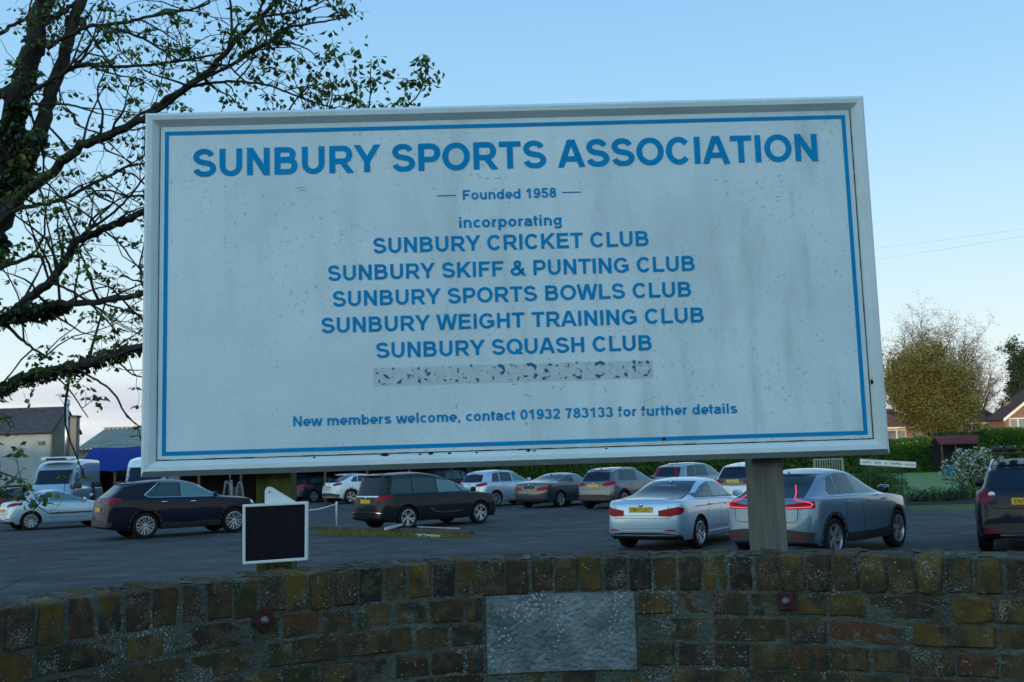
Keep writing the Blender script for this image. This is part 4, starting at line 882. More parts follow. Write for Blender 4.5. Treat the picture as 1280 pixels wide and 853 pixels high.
def make_car(kind, name, label, pm, wheel='five_twin', dark_rims=False, lamps='wide', plate_txt=None, plate_z=.78, plate_m=None, rails=None, mirror_m=None, clad=None, trim=None, light_front=False, sides=(-1, 1), cat='car', over=None, group=None, win_m=None, tail=None):
    p = dict(CARS[kind]); p.update(over or {}); r = empty(name); tag(r, label, cat, group)
    C_ = car_body(p, r, pm); W, ro, wb, L = C_.W, p['ro'], p['wb'], p['L']; bz = C_.belt
    gm = win_m or M['glass']
    def topz(x):
        t = (x - p['xrr']) / (p['xrf'] - p['xrr']); return C_.rz(max(0, min(1, t))) - .105
    for s_ in sides:
        for (a0, a1, b0, b1) in p['win']:
            nl = 6
            low = [(a0 + (b0 - a0) * i / nl, bz(a0 + (b0 - a0) * i / nl) + .045) for i in range(nl + 1)]
            up = [(a1 + (b1 - a1) * i / nl, topz(a1 + (b1 - a1) * i / nl)) for i in range(nl + 1)]
            if (a0, a1) == p['win'][0][:2] and kind in ('suv', 'coupe_suv', 'saloon'): low[0] = (low[0][0] + .02, low[0][1] + .08); up[0] = (up[0][0], up[0][1] - .06)
            patch(C_, 'side_window', 'side', low, up, (M['glass_sky_bright'] if ((a0, a1, b0, b1) == p['win'][-1] or (kind == 'mpv' and a0 > 2)) and not win_m else gm), r, s_, nu=12, nv=5)
        if trim:
            x0, x0t = p['win'][0][:2]; x1, x1t = p['win'][-1][2:]; n_ = 16
            lo_ = [(x0 + (x1 - x0) * i / n_, bz(x0 + (x1 - x0) * i / n_) + .032) for i in range(n_ + 1)]; up_ = [(x0t + (x1t - x0t) * i / n_, topz(x0t + (x1t - x0t) * i / n_) + .014) for i in range(n_ + 1)]
            lo_[0] = (lo_[0][0] - .02, lo_[0][1] + .07)
            strips(C_, 'window_trim', [('side', lo_ + up_[::-1] + [lo_[0]], .02, s_, .007)], trim, r)
        # door gaps
        sp_ = []
        for (xt, xb) in p['doors']:
            sp_.append(('side', [(xt, bz(xt) + .03), (xt * .8 + xb * .2, .8), (xb, .42)], .008, s_, .0015))
        d0, d1 = p['doors'][0][1], p['doors'][-1][1]; sp_.append(('side', [(d0 + .02, .42), (d1 - .02, .40)], .008, s_, .0015))
        strips(C_, 'door_gap', sp_, M['seam'], r)
        for hx in p['handles']: handle(C_, r, M['chrome'] if trim is M['chrome'] else pm, hx, bz(hx) - .10, s_)
        mx_ = p['win'][-1][2] - .12; mirror(C_, r, mirror_m or pm, mx_, bz(mx_) + .10, s_, 1.0 if kind != 'van' else 1.7)
        if clad or p.get('clad'):
            for ax in (ro, ro + wb): arch_trim(C_, r, M['black'], ax, s_)
            R = p['wr'] + .10; n_ = 10; xa, xb = ro + R, ro + wb - R
            patch(C_, 'sill_cladding', 'side', [(xa + (xb - xa) * i / n_, .275) for i in range(n_ + 1)], [(xa + (xb - xa) * i / n_, .44 - .02 * math.sin(PI * i / n_)) for i in range(n_ + 1)], M['black'], r, s_, lift=.010, nu=14, nv=2)
        else:
            R = p['wr'] + .06; n_ = 8; xa, xb = ro + R, ro + wb - R
            patch(C_, 'sill', 'side', [(xa + (xb - xa) * i / n_, .24) for i in range(n_ + 1)], [(xa + (xb - xa) * i / n_, .33) for i in range(n_ + 1)], pm, r, s_, lift=.014, nu=10, nv=2)
        if rails:
            n_ = 12; P = []
            for i in range(n_ + 1):
                x = p['xrr'] + .12 + (p['xrf'] - p['xrr'] - .2) * i / n_; h = C_.bvh.ray_cast(Vector((x, s_ * C_.rw * .93, 3)), Vector((0, 0, -1)))[0]
                if h: P.append(h + Vector((0, 0, .035 if 0 < i < n_ else -.005)))
            mb = MB(); mb.tube(P, .016, 6); mb.build('roof_rail', rails, r, smooth=True)
    # glass ends
    if p['rg']:
        yb, yt, z0, z1 = p['rg']; n_ = 8
        patch(C_, 'rear_window', 'rear', [(-yb + 2 * yb * i / n_, z0 + .012 * (1 - (2 * i / n_ - 1) ** 2) * -1) for i in range(n_ + 1)], [(-yt + 2 * yt * i / n_, z1 + .015 * (1 - (2 * i / n_ - 1) ** 2)) for i in range(n_ + 1)], M['glass_rear'], r, nu=16, nv=6)
        if kind in ('suv', 'coupe_suv', 'mpv', 'hatch'):
            # spoiler over the tailgate glass
            mb = MB(); n_ = 10; Vt = []
            for i in range(n_ + 1):
                y = -yt * 1.08 + 2.16 * yt * i / n_; h = hit(C_, (-2, y, z1 + .045), (1, 0, 0))[0]
                hx = h.x if h else p['xrr']; e = abs(2 * i / n_ - 1) ** 3 * .05
                Vt += [(hx - .10 + e, y, z1 + .055 - e * .3), (hx + .16, y, z1 + .10 - e * .6), (hx - .09 + e, y, z1 + .028), (hx + .05, y, z1 + .01)]
            Fv = []
            for i in range(n_): a = 4 * i; b = a + 4; Fv += [(a, a + 1, b + 1, b), (a + 2, b + 2, b + 3, a + 3), (a, b, b + 2, a + 2)]
            mb.add(Vt, Fv); mb.build('spoiler', pm, r, ang=50)
        if kind != 'cabrio':
            mb = MB(); h = C_.bvh.ray_cast(Vector((p['xrr'] + .25, 0, 3)), Vector((0, 0, -1)))[0]; mb.prism([(h.x - .09, h.z - .01), (h.x + .09, h.z - .01), (h.x - .05, h.z + .055)], -.018, .018, 'XZ'); mb.build('aerial_fin', pm, r, bevel=.004)
    # windscreen
    yb = W * .80; yt = C_.rw * .84; z0 = bz(p['xc']) + .09; z1 = p['H'] - .10 - p.get('df', .1) * .6; n_ = 8
    if kind == 'van': z0 += .10; yb = W * .82; z1 = 2.12
    patch(C_, 'windscreen', 'front', [(-yb + 2 * yb * i / n_, z0) for i in range(n_ + 1)], [(-yt + 2 * yt * i / n_, z1) for i in range(n_ + 1)], M['glass_rear'], r, nu=16, nv=6)
    # head lamps, grille
    for s_ in (-1, 1):
        zn = p['znose']; patch(C_, 'headlight', 'cylf', [(24, zn - .17), (40, zn - .14), (52, zn - .06)], [(24, zn - .04), (40, zn + .0), (52, zn + .02)], M['clear_lamp'], r, s_)
    zn = p['znose']; patch(C_, 'grille', 'cylf', [(-18, zn - .26), (0, zn - .28), (18, zn - .26)], [(-19, zn - .06), (0, zn - .05), (19, zn - .06)], M['gloss_black'], r)
    # tail lamps
    zb = p['zbr']; tail = tail or lamps
    for s_ in (-1, 1):
        if tail == 'wide': sh = ([(22, zb - .28), (34, zb - .29), (46, zb - .24), (50, zb - .17)], [(22, zb - .17), (34, zb - .13), (42, zb - .10), (49, zb - .13)])
        elif tail == 'slim': sh = ([(24, zb - .15), (36, zb - .15), (52, zb - .08)], [(24, zb - .06), (36, zb - .01), (52, zb + .02)])
        elif tail == 'swept': sh = ([(26, zb - .14), (36, zb - .13), (46, zb - .10), (58, zb - .04)], [(26, zb - .07), (36, zb - .01), (46, zb + .02), (58, zb + .0)])
        elif tail == 'round': sh = ([(31, zb - .16), (38, zb - .22), (46, zb - .16)], [(31, zb - .04), (38, zb + .04), (48, zb + .05)])
        else: sh = None
        if sh: tl = patch(C_, 'tail_light', 'cyl', sh[0], sh[1], M['maroon'] if tail == 'round' else M['red_lamp'], r, s_, lift=.008, nu=12, nv=4)
        if tail == 'tall': patch(C_, 'tail_light', 'cyl', [(33, zb - .20), (39, zb - .22)], [(30, zb + .44), (34.5, zb + .44)], M['red_lamp'], r, s_, lift=.008, nu=4, nv=12)
        if tail == 'hook':
            z_ = zb - .15; strips(C_, 'tail_light', [('cyl', [(13, z_), (22, z_ - .003), (34, z_), (45, z_ + .01), (47.5, z_ + .05), (44, z_ + .085), (36, z_ + .112), (32.5, z_ + .14), (35.5, z_ + .22), (42, z_ + .36)], .021, s_, .012)], M['led'], r)
            patch(C_, 'lamp_lens', 'cyl', [(16, zb - .175), (34, zb - .175), (50, zb - .165)], [(16, zb - .115), (36, zb - .07), (50, zb - .05)], M['red_lamp'], r, s_, lift=.005, nu=12, nv=3)
        if p['rg']: patch(C_, 'reflector', 'cyl', [(27, .40), (38, .40)], [(27, .435), (38, .435)], M['red_lamp'], r, s_, lift=.007, nu=5, nv=1)
    if p['rg']:
        # tailgate outline and the dark lower bumper
        y0 = W * .66; zt = p['rg'][2] - .05; zl = plate_z - .12
        strips(C_, 'tailgate_gap', [('rear', [(-y0 * 1.0, zt - .02), (-y0 * .98, zl + .06), (-y0 * .9, zl), (y0 * .9, zl), (y0 * .98, zl + .06), (y0, zt - .02)], .010, 1, .0015)], M['seam'], r)
        patch(C_, 'lower_bumper', 'cyl', [(-44, .25), (-20, .22), (20, .22), (44, .25)], [(-44, .33), (-24, .375), (24, .375), (44, .33)] if not (clad or p.get('clad')) else [(-48, .50), (-24, .56), (24, .56), (48, .50)], M['black'], r, lift=.008, nu=24, nv=2)
        if plate_txt is not None or plate_m: plate(C_, r, plate_z, plate_txt or '', plate_m)
        bd = MB(); h = hit(C_, (-2, 0, zb - .07), (1, 0, 0))[0]
        if h: bd.lathe([(0, .0), (.035, .0), (.04, -.012), (0, -.014)][::-1], 14, axis='Y'); bo = bd.build('badge', M['chrome'], r, smooth=True); bo.rotation_euler = (0, 0, -PI / 2); bo.location = (h.x - .012, 0, zb - .06)
    wheels(C_, r, wheel, dark_rims); C_.root = r; return C_
def place(C_, px, py, yaw, which='RR', Y=None):
    p = C_.p; x = p['ro'] + (p['wb'] if which[0] == 'F' else 0); y = (-1 if which[1] == 'R' else 1) * (C_.W - .13)
    g = gnd(px, py); c, s_ = math.cos(math.radians(yaw)), math.sin(math.radians(yaw))
    C_.root.location = (g.x - (c * x - s_ * y), g.y - (s_ * x + c * y), 0); C_.root.rotation_euler = (0, 0, math.radians(yaw))

P_ = dict(silver=paint('silver paint', (.34, .46, .57), .5), blue_grey=paint('blue grey paint', (.095, .165, .23), .45), black=paint('black paint', (.004, .008, .018), 0, .4), black_green=paint('near black paint', (.006, .012, .014), 0, .4), dark_grey=paint('dark grey paint', (.028, .038, .055), .35), grey=paint('mid grey paint', (.06, .075, .10), .4),
    white=paint('white car paint', (.52, .60, .63), 0, .35), pale_blue=paint('pale silver blue paint', (.28, .41, .50), .45), dark_blue=paint('dark blue paint', (.008, .012, .028), 0, .4), green_grey=paint('grey green paint', (.16, .25, .29), .5), van_silver=paint('van silver', (.26, .36, .43), .5, .4))

c = make_car('saloon', 'saloon_car', 'silver saloon car seen from behind with yellow plate, nearest left of the grey post', P_['silver'], 'five_twin', plate_txt='YM17 LGJ', plate_z=.83, tail='wide', mirror_m=P_['silver'])
place(c, 871.5, 685.7, 57, 'RR')
mb = MB()
strips(c, 'bumper_crease', [('cyl', [(-40, .50), (-25, .47), (25, .47), (40, .50)], .018, 1, .010), ('cyl', [(-44, .44), (-34, .46), (-26, .43)], .02, 1, .012), ('cyl', [(26, .43), (34, .46), (44, .44)], .02, 1, .012)], P_['silver'], c.root)
strips(c, 'bumper_groove', [('rear', [(-.62, .66), (.62, .66)], .012, 1, .002), ('side', [(.75, .86), (2.2, .86), (3.5, .83)], .012, -1, .002)], M['seam'], c.root)
strips(c, 'window_surround', [('side', [(1.0, 1.035), (1.6, 1.02), (2.4, 1.0), (3.1, .985)], .016, s_, .006) for s_ in (-1, 1)], M['black'], c.root)
o = patch(c, 'chrome_strip', 'cyl', [(-44, .385), (-25, .40), (25, .40), (44, .385)], [(-44, .40), (-25, .415), (25, .415), (44, .40)], P_['silver'], c.root, lift=.02, nu=20, nv=1)
c = make_car('coupe_suv', 'crossover_car', 'blue grey crossover with lit angular red tail lights, parked behind the grey post', P_['blue_grey'], 'five', dark_rims=False, tail='hook', mirror_m=M['gloss_black'], plate_z=.80)
place(c, 1119, 683.7, 47, 'FR')
c = make_car('coupe_suv', 'black_suv', 'glossy black sports utility car with silver window trim, between silver convertible and solar panel', P_['black'], 'seven_twin', tail='swept', trim=M['chrome'], plate_txt='', plate_m=M['plate_y'], plate_z=.86, over=dict(L=4.66, W=1.87, H=1.70, ro=1.12, wb=2.66, wr=.372, xrr=.58, xrf=2.66, xc=3.46, zbr=1.16, zbf=1.09, znose=.95, rw=.68, dr=.13, win=[(1.14, 1.56, 2.14, 2.14), (2.18, 2.18, 3.28, 2.74)], doors=[(1.60, 1.36), (2.16, 2.16), (3.34, 3.28)], rg=(.66, .56, 1.20, 1.52), handles=[1.65, 2.5], pull=.08, wtab=[(0, .93), (.5, .985), (1.1, 1.0), (3.8, 1.0), (4.38, .92), (4.66, .80)]))
place(c, 180.3, 673.5, 37, 'RR')
c = make_car('mpv', 'people_carrier', 'black people carrier with chrome tailgate strip, parked beyond the fallen planks', P_['black_green'], 'five_twin', tail='swept', plate_txt='', plate_m=M['plate_y'], plate_z=.84)
place(c, 508.3, 662, 42, 'RR')
zb = c.p['zbr']; strips(c, 'tailgate_strip', [('rear', [(-.56, zb - .02), (.56, zb - .02)], .035, 1, .008), ('cyl', [(-42, .50), (-25, .53), (25, .53), (42, .50)], .025, 1, .02)], M['chrome'], c.root)
strips(c, 'side_strip', [('side', [(1.75, .60), (1.95, .47), (2.3, .43), (3.0, .46)], .018, s_, .005) for s_ in (-1, 1)], M['chrome'], c.root)
c = make_car('cabrio', 'convertible_car', 'pale silver two door convertible at the left edge, parked in front of the vans', P_['pale_blue'], 'ten', tail='swept', plate_txt='', plate_m=M['plate_y'], plate_z=.70)
place(c, 37.3, 663.3, 40, 'RR')
strips(c, 'side_moulding', [('side', [(1.45, .56), (2.9, .56)], .05, s_, .012) for s_ in (-1, 1)], M['black'], c.root)
c = make_car('suv', 'black_suv', 'black sports utility car with roof rack and spotlights, cut by the right edge', P_['black'], 'five_twin', tail='round', plate_txt='EN5', plate_z=.93, rails=M['chrome'], over=dict(L=4.45, W=1.84, H=1.68, xrr=.42, rw=.68))
place(c, 1233, 688, 62, 'RL')
KUGA = c
c = make_car('hatch', 'crossover_car', 'dark grey crossover with yellow plate, just left of the silver saloon', P_['grey'], 'five_twin', tail='slim', plate_txt='', plate_m=M['plate_y'], plate_z=.88, clad=True, rails=M['chrome'])
place(c, 737, 635.5, 50, 'RL')
c = make_car('saloon', 'coupe_car', 'dark blue grey coupe with red tail lights, between silver hatchback and dark crossover', P_['dark_grey'], 'five_twin', tail='wide', plate_m=M['alloy_dark'], plate_txt='', plate_z=.83, over=dict(H=1.40, W=1.83), mirror_m=P_['dark_grey'])
place(c, 699, 634.4, 52, 'RR')
c = make_car('hatch', 'hatchback_car', 'silver blue hatchback with roof rails, partly behind the black people carrier', P_['silver'], 'five_twin', tail='slim', plate_m=M['plate_y'], plate_txt='', plate_z=.80, rails=M['chrome'])
place(c, 619, 633.7, 45, 'RR')
c = make_car('coupe_suv', 'white_crossover', 'white crossover with black wheel arches, behind the white chain post', P_['white'], 'five', tail='slim', plate_m=M['plate_y'], plate_txt='', plate_z=.86, over=dict(H=1.56, L=4.3))
place(c, 438, 630, 40, 'RR')
c = make_car('hatch', 'small_hatchback', 'small dark blue hatchback beside the green stained post', P_['dark_blue'], 'five_twin', tail='slim', plate_m=M['plate_w'], plate_txt='', plate_z=.60, over=dict(L=3.9, W=1.7, H=1.48))
place(c, 391, 628.5, 50, 'RR')
c = make_car('saloon', 'parked_saloon', 'car with pale roof mostly hidden behind the black people carrier', P_['white'], 'five_twin', tail='wide', over=dict(H=1.5))
place(c, 470, 626, 44, 'RR')
c = make_car('hatch', 'estate_car', 'pale grey estate car with tall red tail lights, behind the silver saloon', P_['green_grey'], 'five_twin', tail='tall', over=dict(L=4.7, H=1.66, W=1.88, wb=2.76, ro=1.0, xrr=.48, xrf=2.75, xc=3.5, rg=(.64, .55, 1.08, 1.52), win=[(.62, .80, 1.30, 1.30), (1.34, 1.34, 2.2, 2.2), (2.25, 2.25, 3.25, 2.75)], doors=[(1.45, 1.2), (2.22, 2.22), (3.3, 3.25)], handles=[1.6, 2.5]), trim=M['chrome'])
place(c, 868, 628, 47, 'RR')
c = make_car('hatch', 'white_hatchback', 'white hatchback with black tailgate and yellow plate, half hidden by the grey post', P_['white'], 'five_twin', tail='slim', plate_txt='', plate_m=M['plate_y'], plate_z=.95, over=dict(H=1.64))
place(c, 955, 634, 50, 'RR')
patch(c, 'tailgate_panel', 'rear', [(-.66, .80), (0, .78), (.66, .80)], [(-.62, 1.06), (0, 1.07), (.62, 1.06)], M['gloss_black'], c.root, lift=.004, nu=14, nv=4); 
c = make_car('hatch', 'estate_car', 'dark estate car with silver roof rails at the left edge behind the convertible', P_['dark_blue'], 'five_twin', tail='slim', rails=M['chrome'], over=dict(L=4.6, H=1.50, xrr=.35, xrf=2.6, xc=3.4))
place(c, 6, 655, 36, 'RR'); c.root.location.y += 3.2; c.root.location.x -= 1.2
c = make_car('hatch', 'parked_car', 'dark car whose roof shows just behind the silver blue hatchback', P_['dark_blue'], 'five_twin', tail='slim', over=dict(H=1.62))
place(c, 560, 624, 45, 'RR')
# vans
def place_at(C_, x, y, yaw): C_.root.location = (x, y, 0); C_.root.rotation_euler = (0, 0, math.radians(yaw))
def van(label, x, y, yaw, pm):
    v = make_car('van', 'delivery_van', label, pm, 'steel', tail=None, cat='van', mirror_m=M['black']); place_at(v, x, y, yaw); return v
def emblem(C_, mode, q, r_, parts, s_=1):
    h, nn = proj_pt(C_, mode, q, s_)
    if h is None: return
    t = Vector((0, 0, 1)).cross(nn).normalized(); up_ = nn.cross(t)
    for i, (rr, m) in enumerate(parts):
        n = 20; V = [h + nn * (.012 + .003 * i) + (t * math.cos(2 * PI * k / n) + up_ * math.sin(2 * PI * k / n)) * r_ * rr for k in range(n)]
        V += [v - nn * .02 for v in V]; mesh('emblem', V, [tuple(range(n))] + [(k, (k + 1) % n, n + (k + 1) % n, n + k) for k in range(n)], m, C_.root)
M['zinc_dull'] = mat('dull grey tube', (.14, .17, .19), .7)
M['badge_dark'] = mat('dark badge', (.02, .025, .03), .5); M['badge_white'] = mat('white badge', (.55, .6, .65), .5)
g = at(68, 600, 42)
v = van('silver panel van with a roof light bar, under the blue awning', g.x - 1.2, 47.6, -81, P_['van_silver'])
emblem(v, 'side', (3.45, 1.95), .24, [(1, M['badge_dark']), (.55, M['alloy_dark'])], 1)
mb = MB(); mb.box((4.2, .05, 2.585), (.75, 1.25, .17)); mb.build('roof_unit', P_['white'], v.root, bevel=.06, smooth=True); mb = MB(); mb.box((4.58, .05, 2.58), (.04, .8, .09)); mb.build('roof_vent', M['black'], v.root)
g = at(22, 600, 44); v = van('pale fronted van with a round badge, leftmost of the vans', g.x, 50.2, -70, P_['dark_blue'])
emblem(v, 'front', (.25, 1.72), .22, [(1, M['badge_white']), (.7, P_['dark_blue']), (.35, M['badge_white'])])
patch(v, 'hood_panel', 'front', [(-.8, 1.05), (0, 1.05), (.8, 1.05)], [(-.8, 1.32), (0, 1.34), (.8, 1.32)], P_['white'], v.root, lift=.006); patch(v, 'roof_front', 'front', [(-.66, 2.14), (0, 2.16), (.66, 2.14)], [(-.62, 2.42), (0, 2.46), (.62, 2.42)], P_['white'], v.root, lift=.006)
g = at(190, 600, 41); van('white van partly hidden behind the left end of the sign', g.x - 1.6, 46.8, -79, P_['white'])
# roof rack with spotlights on the car at the right edge
p = KUGA.p; mb = MB()
for x in (.9, 1.9): mb.box((x, 0, p['H'] + .07), (.06, 1.18, .03)); [mb.box((x, s_ * .52, p['H'] + .025), (.05, .04, .10)) for s_ in (-1, 1)]
mb.build('roof_rack', M['alloy_dark'], KUGA.root, bevel=.006)
for y in (.48, .25, -.02, -.3):
    mb = MB(); mb.box((1.35, y, p['H'] + .155), (1.1 + .1 * y, .16, .11), Matrix.Rotation(.05 * y, 3, 'Z')); mb.build('rack_bag', M['black'], KUGA.root, bevel=.04, smooth=True)
for s_ in (-1, 1):
    h, nn = proj_pt(KUGA, 'cyl', (33, p['zbr'] - .06), s_); mb = MB(); mb.lathe([(0, -.016), (.05, -.014), (.062, -.004), (.064, .01)], 18); lo_ = mb.build('lamp_ring', M['alloy'], KUGA.root, smooth=True); lo_.location = h; lo_.rotation_euler = (0, 0, math.atan2(nn.y, nn.x) + PI / 2)
patch(KUGA, 'skid_plate', 'cyl', [(-30, .27), (0, .25), (30, .27)], [(-27, .36), (0, .375), (27, .36)], M['alloy'], KUGA.root, lift=.014, nu=18, nv=2)

# ------------------------------------------------------------------ trees and plants
class Veg:
    """branches (tubes) and leaves (small bent quads), each gathered into one mesh"""
    def __init__(s, seed): s.r = random.Random(seed); s.B = MB(); s.LV = []; s.LF = []
    def leaf(s, p, d, ln, wd, up=None):
        d = d.normalized(); sd = d.cross(up or Vector((s.r.gauss(0, 1), s.r.gauss(0, 1), s.r.gauss(0, 1)))).normalized(); n = len(s.LV)
        nn = d.cross(sd) * ln * .12
        s.LV += [p, p + d * ln * .5 + sd * wd * .5 + nn, p + d * ln, p + d * ln * .5 - sd * wd * .5 + nn]; s.LF.append((n, n + 1, n + 2, n + 3))
    def cluster(s, p, n, ln, droop=.8, spread=.3):
        r = s.r
        if r.random() < .7:      # a drooping whorl of young leaves at the twig tip
            a0 = r.uniform(0, 6.28); k_ = max(4, int(n * .62)); tl = Vector((r.gauss(0, .25), r.gauss(0, .25), 0))
            for i in range(k_):
                a = a0 + 2 * PI * i / k_ + r.gauss(0, .2); l = ln * r.uniform(.9, 1.5); dr = r.uniform(.25, .9)
                h_ = Vector((math.cos(a), math.sin(a), 0)); m_ = p + (h_ * .35 + Vector((0, 0, .08))) * l; s.leaf(m_, h_ + tl - Vector((0, 0, dr)), l, l * r.uniform(.5, .7), Vector((0, 0, 1)))
            return
        for _ in range(n):
            q = p + Vector([r.gauss(0, spread) for _ in range(3)]) * ln * 1.4
            d = Vector((r.gauss(0, .7), r.gauss(0, .7), r.gauss(0, .5) - droop)); l = ln * r.uniform(.55, 1.25); s.leaf(q, d, l, l * r.uniform(.5, .8))
    def path(s, a, d, ln, n, wob, lift=0.):
        P = [a.copy()]; d = d.normalized()
        for i in range(n):
            d = (d + Vector([s.r.gauss(0, wob) for _ in range(3)]) + Vector((0, 0, lift))).normalized(); P.append(P[-1] + d * ln / n)
        return P
    def foliage(s, name, m, parent):
        o = mesh(name, s.LV, s.LF, m, parent); o['kind'] = 'stuff'; return o
def rdir(r): return Vector((r.gauss(0, 1), r.gauss(0, 1), r.gauss(0, 1))).normalized()
M['bark'] = mat('tree bark', (.040, .040, .032), .9, n_scale=5, c2=(.018, .019, .017), bump=.8, b_scale=20)
M['bark_warm'] = mat('warm bark', (.12, .085, .055), .9, n_scale=3, c2=(.06, .045, .03), bump=.5)
M['leaf_spring'] = leafmat('spring leaves', (.10, .16, .028), (.045, .085, .022), .4)
M['leaf_ivy'] = leafmat('ivy leaves', (.028, .045, .012), (.018, .028, .010), .12, .4)
M['leaf_olive'] = leafmat('olive spring leaves', (.15, .135, .032), (.085, .09, .022), .3)
M['leaf_brown'] = leafmat('bronze young leaves', (.15, .125, .075), (.11, .12, .06), .3)
M['leaf_hedge'] = leafmat('hedge leaves', (.050, .125, .018), (.028, .075, .014), .15)
M['leaf_dark'] = leafmat('dark evergreen leaves', (.020, .042, .016), (.012, .024, .010), .1)
M['blossom'] = leafmat('white blossom', (.60, .62, .55), (.45, .47, .42), .2)
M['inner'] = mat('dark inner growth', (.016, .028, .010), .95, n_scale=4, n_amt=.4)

# the big tree on the left: limbs as they run, at their own distances
tree = empty('broadleaf_tree', (-5.2, 9.4, 0)); tag(tree, 'tall broadleaf tree with ivy on its trunk and fresh spring leaves, left of the sign', 'tree')
T0 = Vector((5.2, -9.4, 0)); lv = Veg(3)
def limb(name, pts, Ya, Yb, ra, rb, tw=1., leafy=1., m=None, keep=True, seg=5, jit=.0, twlen=1.):
    """pts: pixels along the limb; Ya..Yb its distance from the camera at the two ends; ra, rb: thickness in photo pixels"""
    n = len(pts); P = []
    for i, (x, y) in enumerate(pts):
        t = i / (n - 1); P.append(at(x, y, Ya + (Yb - Ya) * t))
    # smooth (Catmull-Rom)
    Q = []
    for i in range(n - 1):
        p0, p1, p2, p3 = P[max(i - 1, 0)], P[i], P[i + 1], P[min(i + 2, n - 1)]
        for k in range(seg):
            t = k / seg; Q.append(.5 * ((2 * p1) + (p2 - p0) * t + (2 * p0 - 5 * p1 + 4 * p2 - p3) * t * t + (3 * p1 - p0 - 3 * p2 + p3) * t ** 3))
    Q.append(P[-1]); r = lv.r
    R_ = [(ra + (rb - ra) * i / (len(Q) - 1)) / 2 * q.y / FPX for i, q in enumerate(Q)]
    Q2 = [q + Vector([r.gauss(0, R_[i] * .22) for _ in range(3)]) for i, q in enumerate(Q)]
    mb = MB(); mb.tube([q + T0 for q in Q2], R_, 8 if ra > 12 else 6); mb.build(name, m or M['bark'], tree, smooth=True)
    # side shoots
    tot = sum((Q[i + 1] - Q[i]).length for i in range(len(Q) - 1)); ns = int(tot * 4.6 * tw)
    for k in range(ns):
        i = min(int(r.uniform(.12, 1) * (len(Q) - 1)), len(Q) - 2); ax = (Q[i + 1] - Q[i]).normalized(); d = (ax * r.uniform(.3, 1.0) + rdir(r) * .9 + Vector((0, 0, .25))).normalized()
        ln = r.uniform(.35, 1.15) * twlen; w0 = min(R_[i] * .6, .013); B = lv.path(Q[i], d, ln, 6, .22, .03)
        lv.B.tube([q + T0 for q in B], [w0 * (1 - .75 * j / 6) + .0012 for j in range(7)], 4, cap=False)
        for j in range(r.randint(2, 5)):
            b = B[r.randint(1, 6)]; d2 = (d * .6 + rdir(r) + Vector((0, 0, .1))).normalized(); C = lv.path(b, d2, r.uniform(.12, .5) * twlen, 4, .3, .03)
            lv.B.tube([q + T0 for q in C], [.0035, .003, .0025, .002, .0015], 3, cap=False)
            if r.random() < .72 * leafy: lv.cluster(C[-1] + T0, r.randint(5, 10), .058, .75, .55)
            if r.random() < .35 * leafy: lv.cluster(C[2] + T0, r.randint(4, 9), .05, .7, .5)
        if r.random() < .8 * leafy: lv.cluster(B[-1] + T0, r.randint(8, 16), .06, .8, .6)
limb('trunk', [(-90, 780), (-70, 640), (-45, 480), (-22, 350), (-2, 240), (18, 150), (36, 85), (52, 20), (66, -60), (82, -160)], 9.4, 9.6, 46, 17, .25)
limb('limb', [(-6, 300), (20, 235), (38, 190), (58, 135), (75, 85), (90, 35), (104, -10), (120, -70)], 9.4, 9.9, 26, 10, .7)
limb('limb', [(-8, 300), (10, 262), (40, 235), (72, 210), (95, 188), (125, 172), (150, 163), (180, 148), (205, 128), (232, 110), (262, 88), (285, 62), (305, 42), (330, 18), (352, -10)], 9.4, 7.8, 15, 5, .9)
limb('limb', [(180, 146), (205, 134), (235, 108), (268, 92), (300, 76), (322, 60), (345, 50), (356, 36), (380, 31), (405, 27), (432, 22)], 8.5, 7.6, 6, 2.2, 1.5, twlen=.6)
limb('limb', [(-30, 420), (15, 392), (38, 372), (62, 352), (82, 325), (97, 302), (125, 288), (152, 278), (182, 262), (215, 235), (250, 205), (290, 175)], 9.5, 8.6, 13, 7, .9)
limb('limb', [(0, 405), (40, 388), (75, 380), (110, 379), (145, 373), (180, 367), (215, 350)], 9.3, 8.6, 11, 6, 1.3)
limb('limb', [(-25, 500), (12, 482), (45, 468), (75, 462), (105, 455), (135, 444), (160, 437), (185, 432), (215, 428)], 9.3, 8.3, 17, 8, 1.0)
limb('limb', [(-12, 340), (20, 328), (48, 320), (55, 330), (60, 348)], 9.3, 9.5, 6, 3, 1.0)
limb('limb', [(-5, 285), (16, 264), (45, 257), (70, 252), (92, 243), (115, 230), (135, 222), (155, 210), (180, 205)], 9.3, 8.8, 7, 3, 1.2)
limb('limb', [(97, 302), (110, 288), (130, 275), (150, 258), (165, 243), (178, 225), (195, 210)], 8.9, 8.5, 4, 2, 1.0)
limb('limb', [(30, 120), (55, 105), (78, 93), (92, 84), (110, 80), (140, 84), (175, 82), (215, 78), (252, 72), (285, 65)], 9.4, 9.2, 6, 2.5, 1.3)
limb('limb', [(60, 60), (85, 45), (112, 33), (135, 31), (162, 27), (190, 20), (212, 16), (238, 12), (262, 4)], 9.5, 9.0, 6, 2.5, 1.3)
limb('limb', [(130, 34), (155, 40), (178, 48), (198, 60), (212, 68), (224, 75), (240, 76)], 9.1, 9.0, 4, 1.8, 1.3)
limb('limb', [(60, 28), (72, 18), (90, 8), (108, -6)], 9.5, 9.9, 9, 5, .8)
limb('limb', [(-40, 150), (-10, 125), (15, 108), (35, 95)], 9.6, 9.5, 10, 6, 1.0)
limb('limb', [(-30, 60), (0, 42), (18, 30), (40, 20), (60, 10)], 9.8, 9.9, 6, 3, 1.4)
limb('limb', [(40, 130), (62, 130), (85, 131), (108, 137), (122, 142)], 9.4, 9.1, 4, 2, .9)
